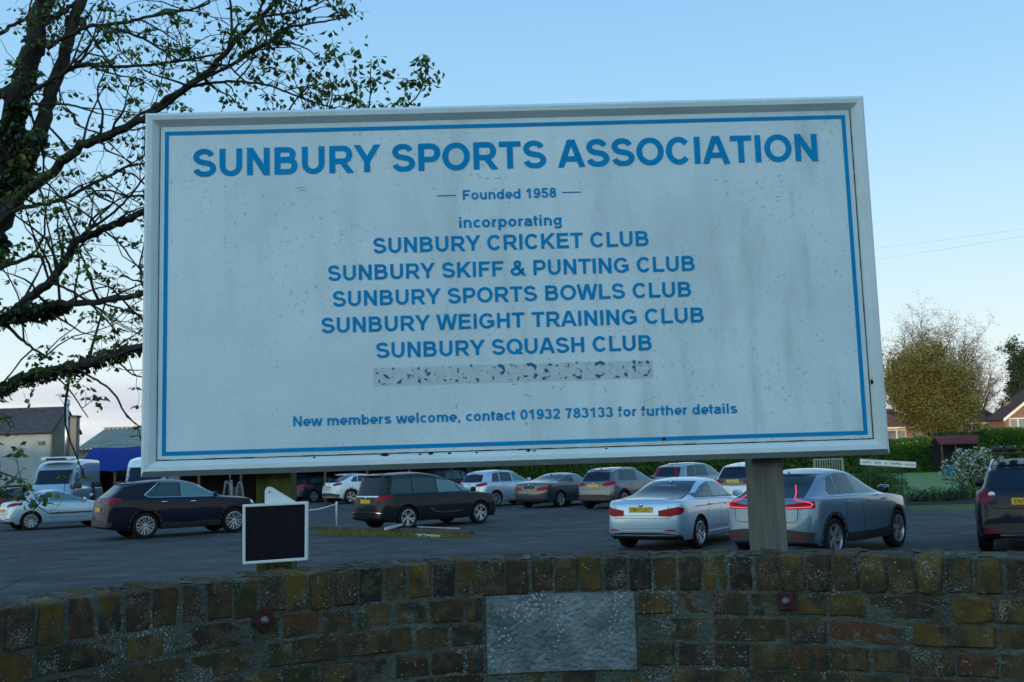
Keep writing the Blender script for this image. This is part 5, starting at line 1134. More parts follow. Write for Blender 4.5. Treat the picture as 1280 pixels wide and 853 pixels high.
limb('limb', [(80, 136), (92, 144), (95, 155), (112, 163), (130, 168)], 9.2, 9.0, 3.5, 1.8, .9)
limb('limb', [(240, 108), (268, 103), (295, 102), (318, 104), (340, 108), (365, 118), (392, 128), (420, 136)], 8.4, 7.8, 4, 2, 1.3, twlen=.5)
limb('limb', [(255, 80), (282, 82), (300, 96), (312, 108)], 8.2, 8.0, 3.5, 2, 1.0)
limb('limb', [(300, 70), (320, 60), (345, 52), (365, 55), (385, 62), (400, 75)], 8.0, 7.7, 3, 1.6, 1.6, twlen=.5)
limb('limb', [(330, 20), (350, 18), (372, 14), (395, 6), (412, -4)], 7.8, 7.6, 3.5, 2, 1.3, twlen=.6)
limb('limb', [(200, -5), (230, -12), (280, -20), (340, -25)], 9.0, 8.6, 5, 2.5, 1.2)
limb('limb', [(330, 180), (345, 160), (358, 142), (372, 122), (382, 112), (388, 98)], 8.2, 8.0, 3, 1.5, 1.3, twlen=.4)
limb('limb', [(400, 170), (409, 142), (415, 122), (414, 105), (410, 92)], 8.2, 8.0, 2.6, 1.5, 1.5, twlen=.34)
limb('limb', [(455, 170), (460, 140), (463, 118), (463, 100), (464, 74)], 8.2, 8.0, 2.6, 1.3, 2.4, 1.1, twlen=.24)
limb('limb', [(480, 170), (498, 142), (512, 130), (521, 121), (527, 110), (532, 95)], 8.2, 8.0, 2.6, 1.5, 2.0, 1.1, twlen=.24)
limb('limb', [(0, 400), (22, 420), (42, 436), (65, 450)], 9.3, 9.0, 5, 2.5, 1.2)
limb('limb', [(125, 285), (150, 305), (165, 325), (178, 340)], 8.9, 8.7, 3, 1.6, 1.2)
limb('limb', [(60, 352), (85, 362), (110, 378), (128, 395), (150, 420)], 9.1, 8.8, 4, 2, 1.1)
limb('limb', [(90, 458), (112, 470), (135, 485), (148, 500), (155, 515), (170, 530)], 8.8, 8.5, 3.5, 2, .4, .4)
limb('limb', [(60, 462), (78, 478), (92, 495), (102, 510), (110, 522)], 8.9, 8.7, 2.5, 1.2, 1.4, twlen=.4)
limb('limb', [(130, 445), (150, 455), (165, 468), (180, 472)], 8.9, 8.7, 3, 1.6, 1.0)
limb('twig', [(-60, 500), (-20, 508), (4, 518), (18, 522)], 8.6, 8.0, 2, 1.0, .8, .8, twlen=.2)
limb('twig', [(-70, 560), (-30, 575), (0, 590), (18, 596), (34, 600)], 8.2, 7.4, 2, 1.0, .8, .6, twlen=.22)
limb('twig', [(-70, 600), (-20, 618), (12, 622), (32, 626), (48, 634), (62, 642), (74, 640)], 8.0, 7.0, 2.0, 1.0, .6, .6, twlen=.16)
# ivy on trunk and lower limbs
iv = Veg(11)
def ivy(pts, Y, wpx, n, ln=.07):
    for _ in range(n):
        t = iv.r.random() * (len(pts) - 1); i = int(t); k = t - i; x = pts[i][0] + (pts[i + 1][0] - pts[i][0]) * k; y = pts[i][1] + (pts[i + 1][1] - pts[i][1]) * k
        a = iv.r.uniform(0, 2 * PI); rr = wpx * (.65 + abs(iv.r.gauss(0, .28))) / 2 * Y / FPX * (.7 + .5 * math.sin(y * .11 + x * .07)); p = at(x, y, Y) + Vector((math.cos(a) * rr, math.sin(a) * rr, iv.r.gauss(0, .03)))
        iv.leaf(p + T0, Vector((math.cos(a) * .6, math.sin(a) * .6, -.8 + iv.r.gauss(0, .4))), ln * iv.r.uniform(.6, 1.3), ln * iv.r.uniform(.5, .9))
ivy([(-60, 560), (-22, 350), (-2, 240), (14, 165), (24, 130)], 9.45, 38, 2800)
ivy([(20, 140), (38, 80), (50, 30), (60, -20)], 9.5, 30, 500, .05)
ivy([(20, 225), (45, 170)], 9.4, 34, 600)
ivy([(-25, 500), (12, 482), (45, 468), (75, 462), (105, 455), (135, 444), (180, 433)], 8.9, 17, 1100, .05)
ivy([(-10, 400), (40, 390), (75, 380)], 9.2, 30, 900, .06)
ivy([(90, 35), (96, 20)], 9.8, 24, 160, .05)
o = lv.B.build('twigs', M['bark'], tree); o['kind'] = 'stuff'
lv.foliage('foliage', M['leaf_spring'], tree); iv.foliage('ivy', M['leaf_ivy'], tree)

def crown_tree(name, label, cat, base, h, w, leafm, barkm, seed, n_limb=14, n_sub=9, leaves=9000, ln=.16, z0=.25, trunk=.3, fill=.85, lean=(0, 0), twig=1., group=None, shape=1.0):
    v = Veg(seed); r = v.r; e = empty(name, base); tag(e, label, cat, group); tip = Vector((lean[0], lean[1], h * .55)); P = [Vector((0, 0, -.1)), Vector((r.gauss(0, .1), 0, h * .18)), Vector((lean[0] * .5, lean[1] * .5, h * .36)), tip]
    mb = MB(); mb.tube(P, [trunk, trunk * .8, trunk * .6, trunk * .3], 8); mb.build('trunk', barkm, e, smooth=True)
    ends = []; cz = h * (z0 + 1) / 2; hz = h * (1 - z0) / 2
    for i in range(n_limb):
        a = 2 * PI * i * .618 + r.uniform(-.3, .3); u = r.uniform(-.55, 1); rr = math.sqrt(max(0, 1 - abs(u) ** 2.2)) * r.uniform(.55, 1)
        E_ = Vector((math.cos(a) * rr * w / 2 * .8, math.sin(a) * rr * w / 2 * .8, cz + u * hz * .82)); S = P[1].lerp(P[3], r.uniform(.0, .95)); n = 7; B = [S.lerp(E_, k / n) + Vector([r.gauss(0, w * .012) for _ in range(3)]) + Vector((0, 0, math.sin(PI * k / n) * h * .03)) for k in range(n + 1)]
        v.B.tube(B, [trunk * .34 * (1 - .8 * k / n) + .015 for k in range(n + 1)], 5, cap=False)
        for k in range(n_sub):
            S2 = B[r.randint(2, n)]; d = (S2 - Vector((0, 0, h * .3))).normalized() * .7 + rdir(r) * .8; C = v.path(S2, d, w * r.uniform(.08, .22), 4, .2, .05)
            v.B.tube(C, [.03, .025, .02, .015, .01], 3, cap=False); ends.append(C[-1]); ends.append(C[2])
            for q in range(int(3 * twig)): D = v.path(C[r.randint(1, 4)], d + rdir(r), w * r.uniform(.04, .10), 3, .25, .04); v.B.tube(D, [.014, .012, .009, .007], 3, cap=False); ends.append(D[-1])
    per = max(1, leaves // len(ends))
    for p in ends:
        if r.random() > fill: continue
        for _ in range(int(per * r.uniform(.3, 1.8)) + 1):
            q = p + Vector([r.gauss(0, 1) for _ in range(3)]) * w * .028 * shape; v.leaf(q, rdir(r) + Vector((0, 0, -.3)), ln * r.uniform(.6, 1.3), ln * r.uniform(.4, .7))
    o = v.B.build('branches', barkm, e); o['kind'] = 'stuff'; v.foliage('foliage', leafm, e); return e
def ground_at(px, Y): v = at(px, 560, Y); return (v.x, Y, -.02)
crown_tree('spring_tree', 'dense olive green domed tree, right of the sign', 'tree', ground_at(1163, 95), 11.6, 9.4, M['leaf_olive'], M['bark_warm'], 21, 40, 14, 66000, .22, .08, .28, 1.0, shape=1.5)
crown_tree('bare_tree', 'tall tree with thin bronze leaves and bare branches, behind the olive tree', 'tree', ground_at(1177, 125), 18.4, 18.5, M['leaf_brown'], M['bark_warm'], 5, 40, 13, 24000, .17, .15, .35, .85, twig=2.4, shape=.45)
crown_tree('bare_tree', 'pale leafless tree standing low between the tall tree and the conifer', 'tree', ground_at(1222, 140), 13.5, 13, M['leaf_brown'], M['bark_warm'], 8, 24, 12, 2500, .12, .2, .3, .5, twig=2.6, shape=.4)
crown_tree('conifer', 'dark conifer with lumpy foliage at the right edge', 'tree', ground_at(1286, 112), 15.0, 5.4, M['leaf_dark'], M['bark_warm'], 15, 34, 8, 16000, .30, .10, .25, .95, shape=1.7, twig=.7)
crown_tree('spring_tree', 'small bush of golden green leaves, between the olive tree and the brick gable', 'tree', ground_at(1232, 100), 4.6, 4.0, M['leaf_olive'], M['bark_warm'], 17, 12, 8, 5000, .2, .1, .12, .95, shape=1.4)

def hedge(name, label, x0, y0, x1, y1, h, th, m, n, ln, seed, dome=.12, cat='hedge', group=None):
    a = Vector((x0, y0, 0)); b = Vector((x1, y1, 0)); L_ = (b - a).length; t = (b - a) / L_; nn = Vector((-t.y, t.x, 0)); e = empty(name, tuple((a + b) / 2)); tag(e, label, cat, group); o_ = (a + b) / 2
    mb = MB(); N_ = max(3, int(L_ / 1.2)); r = random.Random(seed)
    for k in range(N_):
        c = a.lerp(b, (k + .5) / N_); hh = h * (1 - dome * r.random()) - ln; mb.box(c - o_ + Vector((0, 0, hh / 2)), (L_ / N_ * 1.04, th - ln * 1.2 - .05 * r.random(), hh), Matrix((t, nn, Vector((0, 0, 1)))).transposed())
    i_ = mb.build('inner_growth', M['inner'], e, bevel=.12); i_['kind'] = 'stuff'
    v = Veg(seed)
    for _ in range(n):
        s_ = v.r.random(); side = v.r.random(); bump = .10 * math.sin(s_ * L_ * 1.7) + .07 * math.sin(s_ * L_ * 4.1 + 1)
        if side < .62: p = a.lerp(b, s_) - o_ + nn * (-(th / 2) - bump * .5 + v.r.gauss(0, .05)) + Vector((0, 0, h * v.r.random())); d = -nn * .5 + Vector((v.r.gauss(0, .6), 0, v.r.gauss(0, .7)))
        else: p = a.lerp(b, s_) - o_ + nn * v.r.uniform(-th / 2, th / 2) + Vector((0, 0, h + bump * .8 + v.r.gauss(0, .05) - dome * h * .3)); d = Vector((v.r.gauss(0, .5), v.r.gauss(0, .5), v.r.uniform(0, 1)))
        v.leaf(p, d, ln * v.r.uniform(.6, 1.4), ln * v.r.uniform(.4, .8))
    v.foliage('foliage', m, e); return e
def hx(px, Y): return at(px, 560, Y).x
hedge('clipped_hedge', 'long dark green hedge behind the parked cars, seen under the sign', hx(585, 60), 63, hx(1108, 54), 56, 2.15, 1.6, M['leaf_hedge'], 26000, .14, 31)
hedge('clipped_hedge', 'clipped green hedge below the terracotta roofed bungalow', hx(1080, 86), 86, hx(1174, 86), 86, 2.75, 1.4, M['leaf_hedge'], 9000, .2, 32)
hedge('clipped_hedge', 'tall bright green hedge behind the white flowering shrub', hx(1238, 76), 76, hx(1400, 66), 70, 3.1, 2.4, M['leaf_hedge'], 16000, .2, 33)
hedge('clipped_hedge', 'dark hedge behind the wooden shelter', hx(1170, 90), 90, hx(1232, 90), 90, 3.2, 1.4, M['leaf_dark'], 6000, .2, 34)
def bush(name, label, x, y, rad, h, m, n, ln, seed, m2=None, n2=0, cat='shrub', ln2=.06, m2top=.0, group=None):
    e = empty(name, (x, y, 0)); tag(e, label, cat, group); v = Veg(seed); r = v.r
    for k in range(14): v.B.tube(v.path(Vector((r.gauss(0, .08), r.gauss(0, .08), 0)), Vector((r.gauss(0, .6), r.gauss(0, .6), 1)), h * r.uniform(.6, .9), 5, .15), [.02, .017, .014, .011, .008, .005], 4, cap=False)
    bl = [(Vector((r.uniform(-.62, .62) * rad, r.uniform(-.62, .62) * rad, h * r.uniform(.25, .78))), rad * r.uniform(.30, .5)) for _ in range(26)]
    for _ in range(n):
        c, q = r.choice(bl); d = rdir(r); p = c + d * q * r.uniform(.75, 1.05); p.z = max(.04, min(p.z, h * 1.05)); v.leaf(p, d + Vector((0, 0, -.2)), ln * r.uniform(.6, 1.3), ln * r.uniform(.4, .7))
    o = v.B.build('stems', M['bark'], e); o['kind'] = 'stuff'; v.foliage('foliage', m, e)
    if m2:
        w2 = Veg(seed + 1); r = w2.r
        for _ in range(n2):
            c, q = r.choice(bl); d = rdir(r); p = c + d * q * 1.06
            if p.z < m2top * h or r.random() > (p.z / h) ** .6: continue
            for _ in range(5): w2.leaf(p + rdir(r) * ln2 * .5, rdir(r) + d, ln2, ln2 * .8)
        w2.foliage('blossom', m2, e)
    return e
bush('rounded_shrub', 'large dark green shrub behind the bonnet of the blue grey crossover', hx(1088, 35.5), 35.5, 1.15, 1.22, M['leaf_hedge'], 11000, .07, 41)
bush('flowering_shrub', 'shrub covered in white blossom beside the black car on the right', hx(1215, 39), 39, .98, 1.9, M['leaf_hedge'], 6000, .08, 42, M['blossom'], 1500, ln2=.055, m2top=.25)
for k, (px, Y, rad, h) in enumerate(((1137, 37.6, .32, .5), (1152, 37.2, .42, .38), (1168, 37.4, .40, .5), (1182, 37.0, .35, .42), (1196, 38.0, .4, .4))):
    bush('low_shrub', ['reddish leafless low plant in the flower bed, left of the others', 'second low plant from the left in the flower bed', 'bright green middle low plant in the flower bed', 'low dark plant in the flower bed beside the white blossom shrub', 'low dark plant at the foot of the white blossom shrub'][k], hx(px, Y), Y, rad, h, M['leaf_hedge'] if k == 2 else M['leaf_dark'], 700 if k else 260, .06, 50 + k, group='low plants in the flower bed', cat='plant')
# ------------------------------------------------------------------ buildings on the left
M['render_w'] = mat('cream render', (.25, .31, .33), .85, n_scale=1.2, c2=(.20, .25, .27), bump=.1)
M['render_side'] = mat('stained roughcast', (.20, .20, .175), .9, n_scale=1.5, c2=(.15, .145, .125), bump=.3)
M['slate'] = mat('slate roof', (.045, .050, .062), .75, n_scale=3, c2=(.028, .032, .042), bump=.4, b_scale=6)
M['corrug'] = mat('mossy corrugated sheet', (.25, .28, .25), .8, n_scale=1.2, c2=(.17, .20, .17))
M['zinc'] = mat('galvanised flue', (.40, .43, .45), .35, .8, n_amt=.15)
M['awning'] = mat('blue canopy cloth', (.006, .025, .17), .7, n_amt=.15, n_scale=1.5)
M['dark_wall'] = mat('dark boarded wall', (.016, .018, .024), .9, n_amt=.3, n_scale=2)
M['timber'] = mat('old timber', (.10, .085, .06), .9, n_scale=5, c2=(.055, .048, .036), bump=.6)
def W_(px, py, Y): return at(px, py, Y)
YB = 62.
b1 = empty('rendered_building', (W_(30, 600, YB).x, YB, 0)); tag(b1, 'cream rendered building with a dark slate roof and metal flue at the left edge', 'building')
O_ = Vector((-b1.location.x, -YB, 0))
xl = W_(-130, 600, YB).x; xr_ = W_(61, 600, YB).x; ze = W_(50, 541, YB).z; dp = 3.6; zr = W_(50, 514, YB + dp / 2).z; xs2 = xr_ + .0
mb = MB(); mb.box(((xl + xr_) / 2 + O_.x, dp / 2, ze / 2), (xr_ - xl, dp, ze)); mb.build('wall', M['render_w'], b1)
mb = MB(); mb.prism([(0, 0), (dp, 0), (dp, ze), (dp / 2, zr - .1), (0, ze)], xr_ + O_.x, xr_ + O_.x + .12, 'YZ'); mb.build('gable_wall', M['render_side'], b1)
mb = MB()
for s_ in (0, 1):
    y0 = -.35 if s_ == 0 else dp + .35; ys_ = (y0, dp / 2); V = [(xl + O_.x, y0, ze - .05), (xr_ + O_.x + .3, y0, ze - .05), (xr_ + O_.x + .3, dp / 2, zr), (xl + O_.x, dp / 2, zr)]; V += [(a, b, c + .14) for a, b, c in V]
    mb.add(V, [(0, 1, 2, 3), (4, 7, 6, 5), (0, 4, 5, 1), (1, 5, 6, 2), (2, 6, 7, 3), (3, 7, 4, 0)])
rf = mb.build('roof', M['slate'], b1)
mb = MB(); mb.tube([(xl + O_.x, dp / 2, zr + .14), (xr_ + O_.x + .3, dp / 2, zr + .14)], .1, 8); mb.build('ridge', M['slate'], rf)
mb = MB(); mb.tube([(xl + O_.x, -.42, ze - .02), (xr_ + O_.x + .3, -.42, ze - .02)], .06, 8); mb.build('gutter', M['black'], rf)
mb = MB(); f0 = W_(83, 553, YB - 1.0); f1 = W_(83, 506, YB - 1.0); mb.tube([(f0.x + O_.x, -1.0, f0.z - 1.6), (f0.x + O_.x, -1.0, f1.z)], .11, 12); mb.lathe([(0, .42), (.16, .40), (.16, .1), (.11, 0)], 12, 'Z', c=(f0.x + O_.x, -1.0, f1.z - .1)); mb.build('flue', M['zinc'], b1, smooth=True)
mb = MB(); pv = W_(51, 554, YB - .1); mb.box((pv.x + O_.x, -.06, pv.z), (.35, .1, .22)); mb.build('wall_vent', M['black'], b1)
tb_ = empty('block_tower', (W_(90, 600, YB - .9).x, YB - .9, 0)); tag(tb_, 'narrow flat topped rendered block beside the metal flue', 'building')
zt = W_(90, 522, YB - .9).z; wl_ = W_(86, 600, YB - .9).x - tb_.location.x; wr_ = W_(94, 600, YB - .9).x - tb_.location.x
mb = MB(); mb.box(((wl_ + wr_) / 2, .25, zt / 2), (wr_ - wl_, .5, zt)); mb.build('wall', M['render_side'], tb_); mb = MB(); mb.box(((wl_ + wr_) / 2, .25, zt + .06), (wr_ - wl_ + .1, .7, .12)); mb.build('coping', M['slate'], tb_)
YC = 73.
b2 = empty('corrugated_building', (W_(160, 600, YC).x, YC, 0)); tag(b2, 'low building with a pale mossy corrugated roof behind the blue canopy', 'building'); O2 = -b2.location.x
x0 = W_(94, 600, YC).x + O2; x1 = W_(420, 600, YC).x + O2; z0_ = W_(140, 561, YC).z; z1_ = W_(140, 536, YC + 5).z
mb = MB(); mb.box(((x0 + x1) / 2, 3.5, z0_ / 2), (x1 - x0, 7, z0_)); mb.build('wall', M['render_side'], b2)
V = []; F = []; NC = int((x1 - x0) / .17)
for i in range(NC + 1):
    x = x0 + (x1 - x0) * i / NC; dz = .07 * (1 if i % 2 else -1); skew = .0
    V += [(x, -.3, z0_ + dz), (x + skew, 5, z1_ + dz)]
F = [(2 * i, 2 * i + 2, 2 * i + 3, 2 * i + 1) for i in range(NC)]
mesh('roof', V, F, M['corrug'], b2, smooth=True)
mb = MB(); mb.box(((x0 + x1) / 2, 5, z1_ + .06), (x1 - x0, .3, .1)); mb.build('ridge', M['corrug'], b2)
# blue canopy shed in front
YD = 56.
b3 = empty('canopy_shed', (W_(250, 600, YD).x, YD, 0)); tag(b3, 'long dark open shed under a royal blue canopy behind the vans', 'shed'); O3 = -b3.location.x
x0 = W_(88, 600, YD).x + O3; x1 = W_(585, 600, YD).x + O3; zt = W_(130, 560, YD + 2).z; ze = W_(130, 584, YD).z; ze = max(ze, 2.2)
n_ = 60; V = []; F = []
for i in range(n_ + 1):
    x = x0 + (x1 - x0) * i / n_; sag = .05 * math.sin(i * .9)
    V += [(x, -.1, ze - .22 + .03 * math.sin(i * 1.7)), (x, 0, ze + sag), (x + (.9 if i == 0 else 0), 2, zt + sag * .4), (x, 5, zt - .1)]
for i in range(n_):
    for k in range(3): F.append((4 * i + k, 4 * i + 4 + k, 4 * i + 5 + k, 4 * i + k + 1))
mesh('canopy', V, F, M['awning'], b3, smooth=True)
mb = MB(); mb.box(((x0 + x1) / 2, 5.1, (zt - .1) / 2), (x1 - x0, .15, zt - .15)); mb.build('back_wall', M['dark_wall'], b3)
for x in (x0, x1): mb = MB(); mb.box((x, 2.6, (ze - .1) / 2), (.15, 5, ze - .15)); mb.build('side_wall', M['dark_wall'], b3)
for k in range(9): mb = MB(); mb.box((x0 + 2.4 + (x1 - x0 - 1) * k / 9, .1, ze / 2 - .1), (.12, .12, ze - .2)); mb.build('post', M['timber'], b3)
# odds and ends stacked in the shed
for k, (px, wd, h, dz, m, lab) in enumerate(((150, 1.0, .9, .7, M['timber'], 'dark timber crate under the blue canopy, near the silver van'), (161, .6, 1.3, .6, M['render_side'], 'pale upright box under the blue canopy beside the white van'))):
    g = W_(px, 600, YD + .8); e = empty('storage_box', (g.x, YD + .8, 0)); tag(e, lab, 'box')
    mb = MB(); mb.box((0, 0, h / 2), (wd, dz, h)); mb.build('box_body', m, e, bevel=.02); mb = MB(); mb.box((0, 0, h + .03), (wd + .06, dz + .06, .05)); mb.build('lid', m, e, bevel=.01)
# pale wheeled frame behind the bonnet of the black car
g = W_(289, 610, 40); e = empty('roller_machine', (g.x, 40, 0)); tag(e, 'pale upright ground roller frame with two oval ends, just left of the green post', 'machine')
zt = W_(289, 600, 40).z
mb = MB(); mb.tube([(-.42, 0, .05), (-.2, 0, zt - .05), (.0, 0, zt - .02), (.06, 0, .05)], .05, 8); mb.tube([(-.05, 0, zt - .05), (-.05, 0, zt + .35)], .025, 6); mb.build('frame', M['zinc_dull'], e, smooth=True)
for x in (-.14, .34):
    mb = MB(); n_ = 20; P = [(x + .13 * math.cos(2 * PI * k / n_), 0, zt * .52 + zt * .42 * math.sin(2 * PI * k / n_)) for k in range(n_ + 1)]; mb.tube(P, .035, 6, cap=False); mb.build('oval_end', M['zinc_dull'], e, smooth=True)
mb = MB(); mb.box((.1, .15, zt * .5), (.5, .25, zt * .6)); mb.build('drum', M['black'], e, bevel=.04)

# ------------------------------------------------------------------ houses and garden on the right
M['tile'] = mat('terracotta tiles', (.16, .072, .045), .85, n_scale=1.5, c2=(.10, .05, .035), bump=.3, b_scale=8)
M['tile_dark'] = mat('brown tiles', (.075, .05, .045), .85, n_scale=1.5, c2=(.05, .036, .034), bump=.3, b_scale=8)
def brickwall(name):
    m = mat(name, (.26, .10, .06), .9); nt = m.node_tree; N = nt.nodes; L = nt.links; t = N.new('ShaderNodeTexBrick'); tcn = N.new('ShaderNodeTexCoord'); mpn = N.new('ShaderNodeMapping'); mpn.inputs['Rotation'].default_value = (PI / 2, 0, 0); L.new(tcn.outputs['Object'], mpn.inputs[0]); L.new(mpn.outputs[0], t.inputs[0])
    t.inputs['Color1'].default_value = (.25, .095, .055, 1); t.inputs['Color2'].default_value = (.19, .08, .05, 1); t.inputs['Mortar'].default_value = (.25, .21, .17, 1); t.inputs['Scale'].default_value = 1; t.inputs['Brick Width'].default_value = .225; t.inputs['Row Height'].default_value = .075; t.inputs['Mortar Size'].default_value = .01; L.new(t.outputs[0], N['Principled BSDF'].inputs['Base Color']); return m
M['brickwork'] = brickwall('red brickwork')
M['cream_paint'] = mat('cream paint', (.72, .68, .55), .6); M['pane'] = mat('window pane', (.10, .12, .13), .1, spec=.8)
def win(e, x, y, z, wd, h, n=2, m=None):
    mb = MB(); mb.box((x, y, z), (wd, .1, h)); f = mb.build('window', m or M['cream_paint'], e)
    for k in range(n):
        mb = MB(); w1 = wd / n - .12; mb.box((x - wd / 2 + wd / n * (k + .5), y - .055, z), (w1, .02, h - .18)); mb.build('pane', M['pane'], f)
def bungalow(label, px0, px1, py_e, py_r, Y, dep, wall_m, roof_m, hip=True, name='bungalow'):
    x0, x1 = W_(px0, 560, Y).x, W_(px1, 560, Y).x; e = empty(name, ((x0 + x1) / 2, Y, 0)); tag(e, label, 'house'); w2 = (x1 - x0) / 2; xm = (px0 + px1) / 2
    ze = W_(xm, py_e, Y).z; zr = W_(xm, py_r, Y + dep / 2).z
    mb = MB(); mb.box((0, dep / 2, ze / 2), (2 * w2, dep, ze)); mb.build('wall', wall_m, e)
    hp = dep * .45 if hip else -.0; V = [(-w2 - .4, -.4, ze - .02), (w2 + .4, -.4, ze - .02), (w2 + .4, dep + .4, ze - .02), (-w2 - .4, dep + .4, ze - .02), (-w2 + hp, dep / 2, zr), (w2 - hp, dep / 2, zr)]
    mb = MB(); mb.add(V, [(0, 1, 5, 4), (1, 2, 5), (2, 3, 4, 5), (3, 0, 4), (0, 3, 2, 1)]); rf = mb.build('roof', roof_m, e)
    mb = MB(); mb.box((0, -.43, ze - .08), (2 * w2 + .8, .05, .16)); mb.build('fascia', M['cream_paint'], e); return e, w2, ze, zr, rf
e, w2, ze, zr, rf = bungalow('bungalow with terracotta roof and cream window behind the clipped hedge', 1088, 1162, 534, 511, 104, 9, M['brickwork'], M['tile'])
g = W_(1120, 538, 104).x - e.location.x; win(e, g, -.06, ze - 1.0, 1.9, 1.5, 2); win(e, W_(1150, 538, 104).x - e.location.x, -.06, ze - 1.0, 1.0, 1.5, 1)
mb = MB(); mb.box((-w2 * .3, 4.5, zr + .3), (.8, .6, 1.6)); mb.build('chimney', M['brickwork'], rf)
e, w2, ze, zr, rf = bungalow('white walled bungalow glimpsed through the branches of the olive tree', 1160, 1200, 533, 514, 108, 8, M['cream_paint'], M['tile'], hip=True)
for k in range(4): win(e, -w2 + .6 + k * .95, -.06, ze - 1.1, .7, 1.6, 1)
e, w2, ze, zr, rf = bungalow('low brown roofed bungalow with cream window, left of the brick gable', 1212, 1262, 528, 512, 112, 9, M['brickwork'], M['tile_dark'])
win(e, -w2 * .1, -.06, ze - .8, 3.2, 1.2, 3)
# gable house
Y = 104.; g0 = W_(1256, 524, Y); ap = W_(1300, 488, Y); x0, z0_ = g0.x, g0.z; xa, za = ap.x, ap.z; e = empty('gabled_house', (xa, Y, 0)); tag(e, 'red brick gabled house with white bargeboards at the right edge', 'house'); hw = xa - x0
mb = MB(); mb.prism([(-hw, 0), (hw, 0), (hw, z0_), (0, za), (-hw, z0_)], 0, 3.6, 'XZ'); mb.build('wall', M['brickwork'], e)
for s_ in (-1, 1):
    d = Vector((s_ * hw, 0, z0_ - za)); nrm = d.normalized(); p0 = Vector((0, -.35, za + .12)); p1 = p0 + d * 1.08; V = [p0, p1, p1 + Vector((0, 4.2, 0)), p0 + Vector((0, 4.2, 0))]; V += [v + Vector((0, 0, .16)) for v in V]
    mb = MB(); mb.add(V, [(0, 1, 2, 3), (4, 7, 6, 5), (0, 4, 5, 1), (1, 5, 6, 2), (2, 6, 7, 3), (3, 7, 4, 0)]); rf = mb.build('roof', M['tile_dark'], e)
    V = [p0 + Vector((0, -.06, -.16)), p1 + Vector((0, -.06, -.16)), p1 + Vector((0, -.06, .14)), p0 + Vector((0, -.06, .14))]; V += [v + Vector((0, .05, 0)) for v in V]
    mb = MB(); mb.add(V, [(0, 1, 2, 3), (4, 7, 6, 5), (0, 4, 5, 1), (1, 5, 6, 2), (2, 6, 7, 3), (3, 7, 4, 0)]); mb.build('bargeboard', M['cream_paint'], e)
win(e, W_(1272, 530, Y).x - xa, -.06, W_(1272, 530, Y).z, 1.7, 1.2, 2)
cx = W_(1259.5, 510, Y + 3); mb = MB(); mb.box((cx.x - xa, 3, cx.z - 1.2), (.55, .55, 3.6)); mb.build('chimney', M['brickwork'], e)
# far line of low trees closing the horizon
hedge('tree_line', 'far low line of dark trees along the horizon', -120, 190, 190, 190, 5.5, 5, M['leaf_dark'], 16000, .8, 61, dome=.1, cat='tree line')
# wooden shelter beside the green
Y = 82.; g = W_(1199, 560, Y); e = empty('garden_shelter', (g.x, Y, 0)); tag(e, 'open shelter with a dark red roof beside the bowling green', 'shelter'); zt = W_(1199, 546, Y).z; w2 = (W_(1226, 560, Y).x - W_(1172, 560, Y).x) / 2
M['red_roof'] = mat('dark red roof', (.085, .028, .032), .8, n_amt=.2)
mb = MB(); V = [(-w2, -.5, zt - .6), (w2, -.5, zt - .6), (w2, .5, zt), (-w2, .5, zt), (-w2, 1.4, zt - .5), (w2, 1.4, zt - .5)]; V += [(a, b, c + .09) for a, b, c in V]; mb.add(V, [(0, 1, 2, 3), (3, 2, 5, 4), (6, 9, 8, 7), (9, 10, 11, 8), (0, 6, 7, 1), (1, 7, 8, 2), (2, 8, 11, 5), (5, 11, 10, 4), (4, 10, 9, 3), (3, 9, 6, 0)]); mb.build('roof', M['red_roof'], e)
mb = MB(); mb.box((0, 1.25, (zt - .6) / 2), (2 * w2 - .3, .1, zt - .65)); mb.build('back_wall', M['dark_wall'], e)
for x in (-w2 + .2, -.4, w2 - .2): mb = MB(); mb.box((x, -.3, (zt - .65) / 2), (.12, .12, zt - .65)); mb.build('post', M['timber'], e)
mb = MB(); mb.box((0, .9, .42), (2 * w2 - .8, .4, .05)); [mb.box((x, .9, .2), (.06, .36, .4)) for x in (-w2 + .6, 0, w2 - .6)]; mb.build('bench_seat', M['timber'], e)
g = W_(1188, 583, 72); e = empty('blue_bin', (g.x, 72, 0)); tag(e, 'small bright blue tub at the far edge of the bowling green', 'tub'); mb = MB(); mb.lathe([(0, 0), (.30, 0), (.38, .7), (.40, .72), (.34, .72), (.28, .1)], 14, 'Z'); mb.build('tub_body', mat('blue plastic', (.03, .22, .55), .5), e, smooth=True); mb = MB(); mb.tube([(-.4, 0, .6), (-.46, 0, .5), (-.38, 0, .45)], .02, 5); mb.build('handle', M['black'], e)
# bench beyond the cars
M['bench_paint'] = mat('greyed bench paint', (.20, .24, .22), .8, n_amt=.15)
g = W_(1037, 586, 48); e = empty('garden_bench', (g.x, 48, 0), math.radians(-8)); tag(e, 'white slatted garden bench beyond the roof of the blue grey crossover', 'bench')
hb = W_(1037, 573.5, 48).z - .0; zs = .42
for k in range(12): mb = MB(); mb.box((-.6 + k * .109, .24, (hb + zs) / 2), (.045, .03, hb - zs - .06)); mb.build('back_slat', M['bench_paint'], e)
for z in (hb - .03, zs + .05): mb = MB(); mb.box((0, .24, z), (1.36, .05, .07)); mb.build('rail', M['bench_paint'], e)
mb = MB(); mb.box((0, 0, zs), (1.36, .45, .05)); mb.build('seat', M['bench_paint'], e, bevel=.01)
for x in (-.66, .66):
    for y, h in ((-.2, zs + .2), (.24, hb)): mb = MB(); mb.box((x, y, h / 2), (.06, .06, h)); mb.build('leg', M['bench_paint'], e)
    mb = MB(); mb.box((x, 0, zs + .22), (.07, .5, .04)); mb.build('armrest', M['bench_paint'], e)
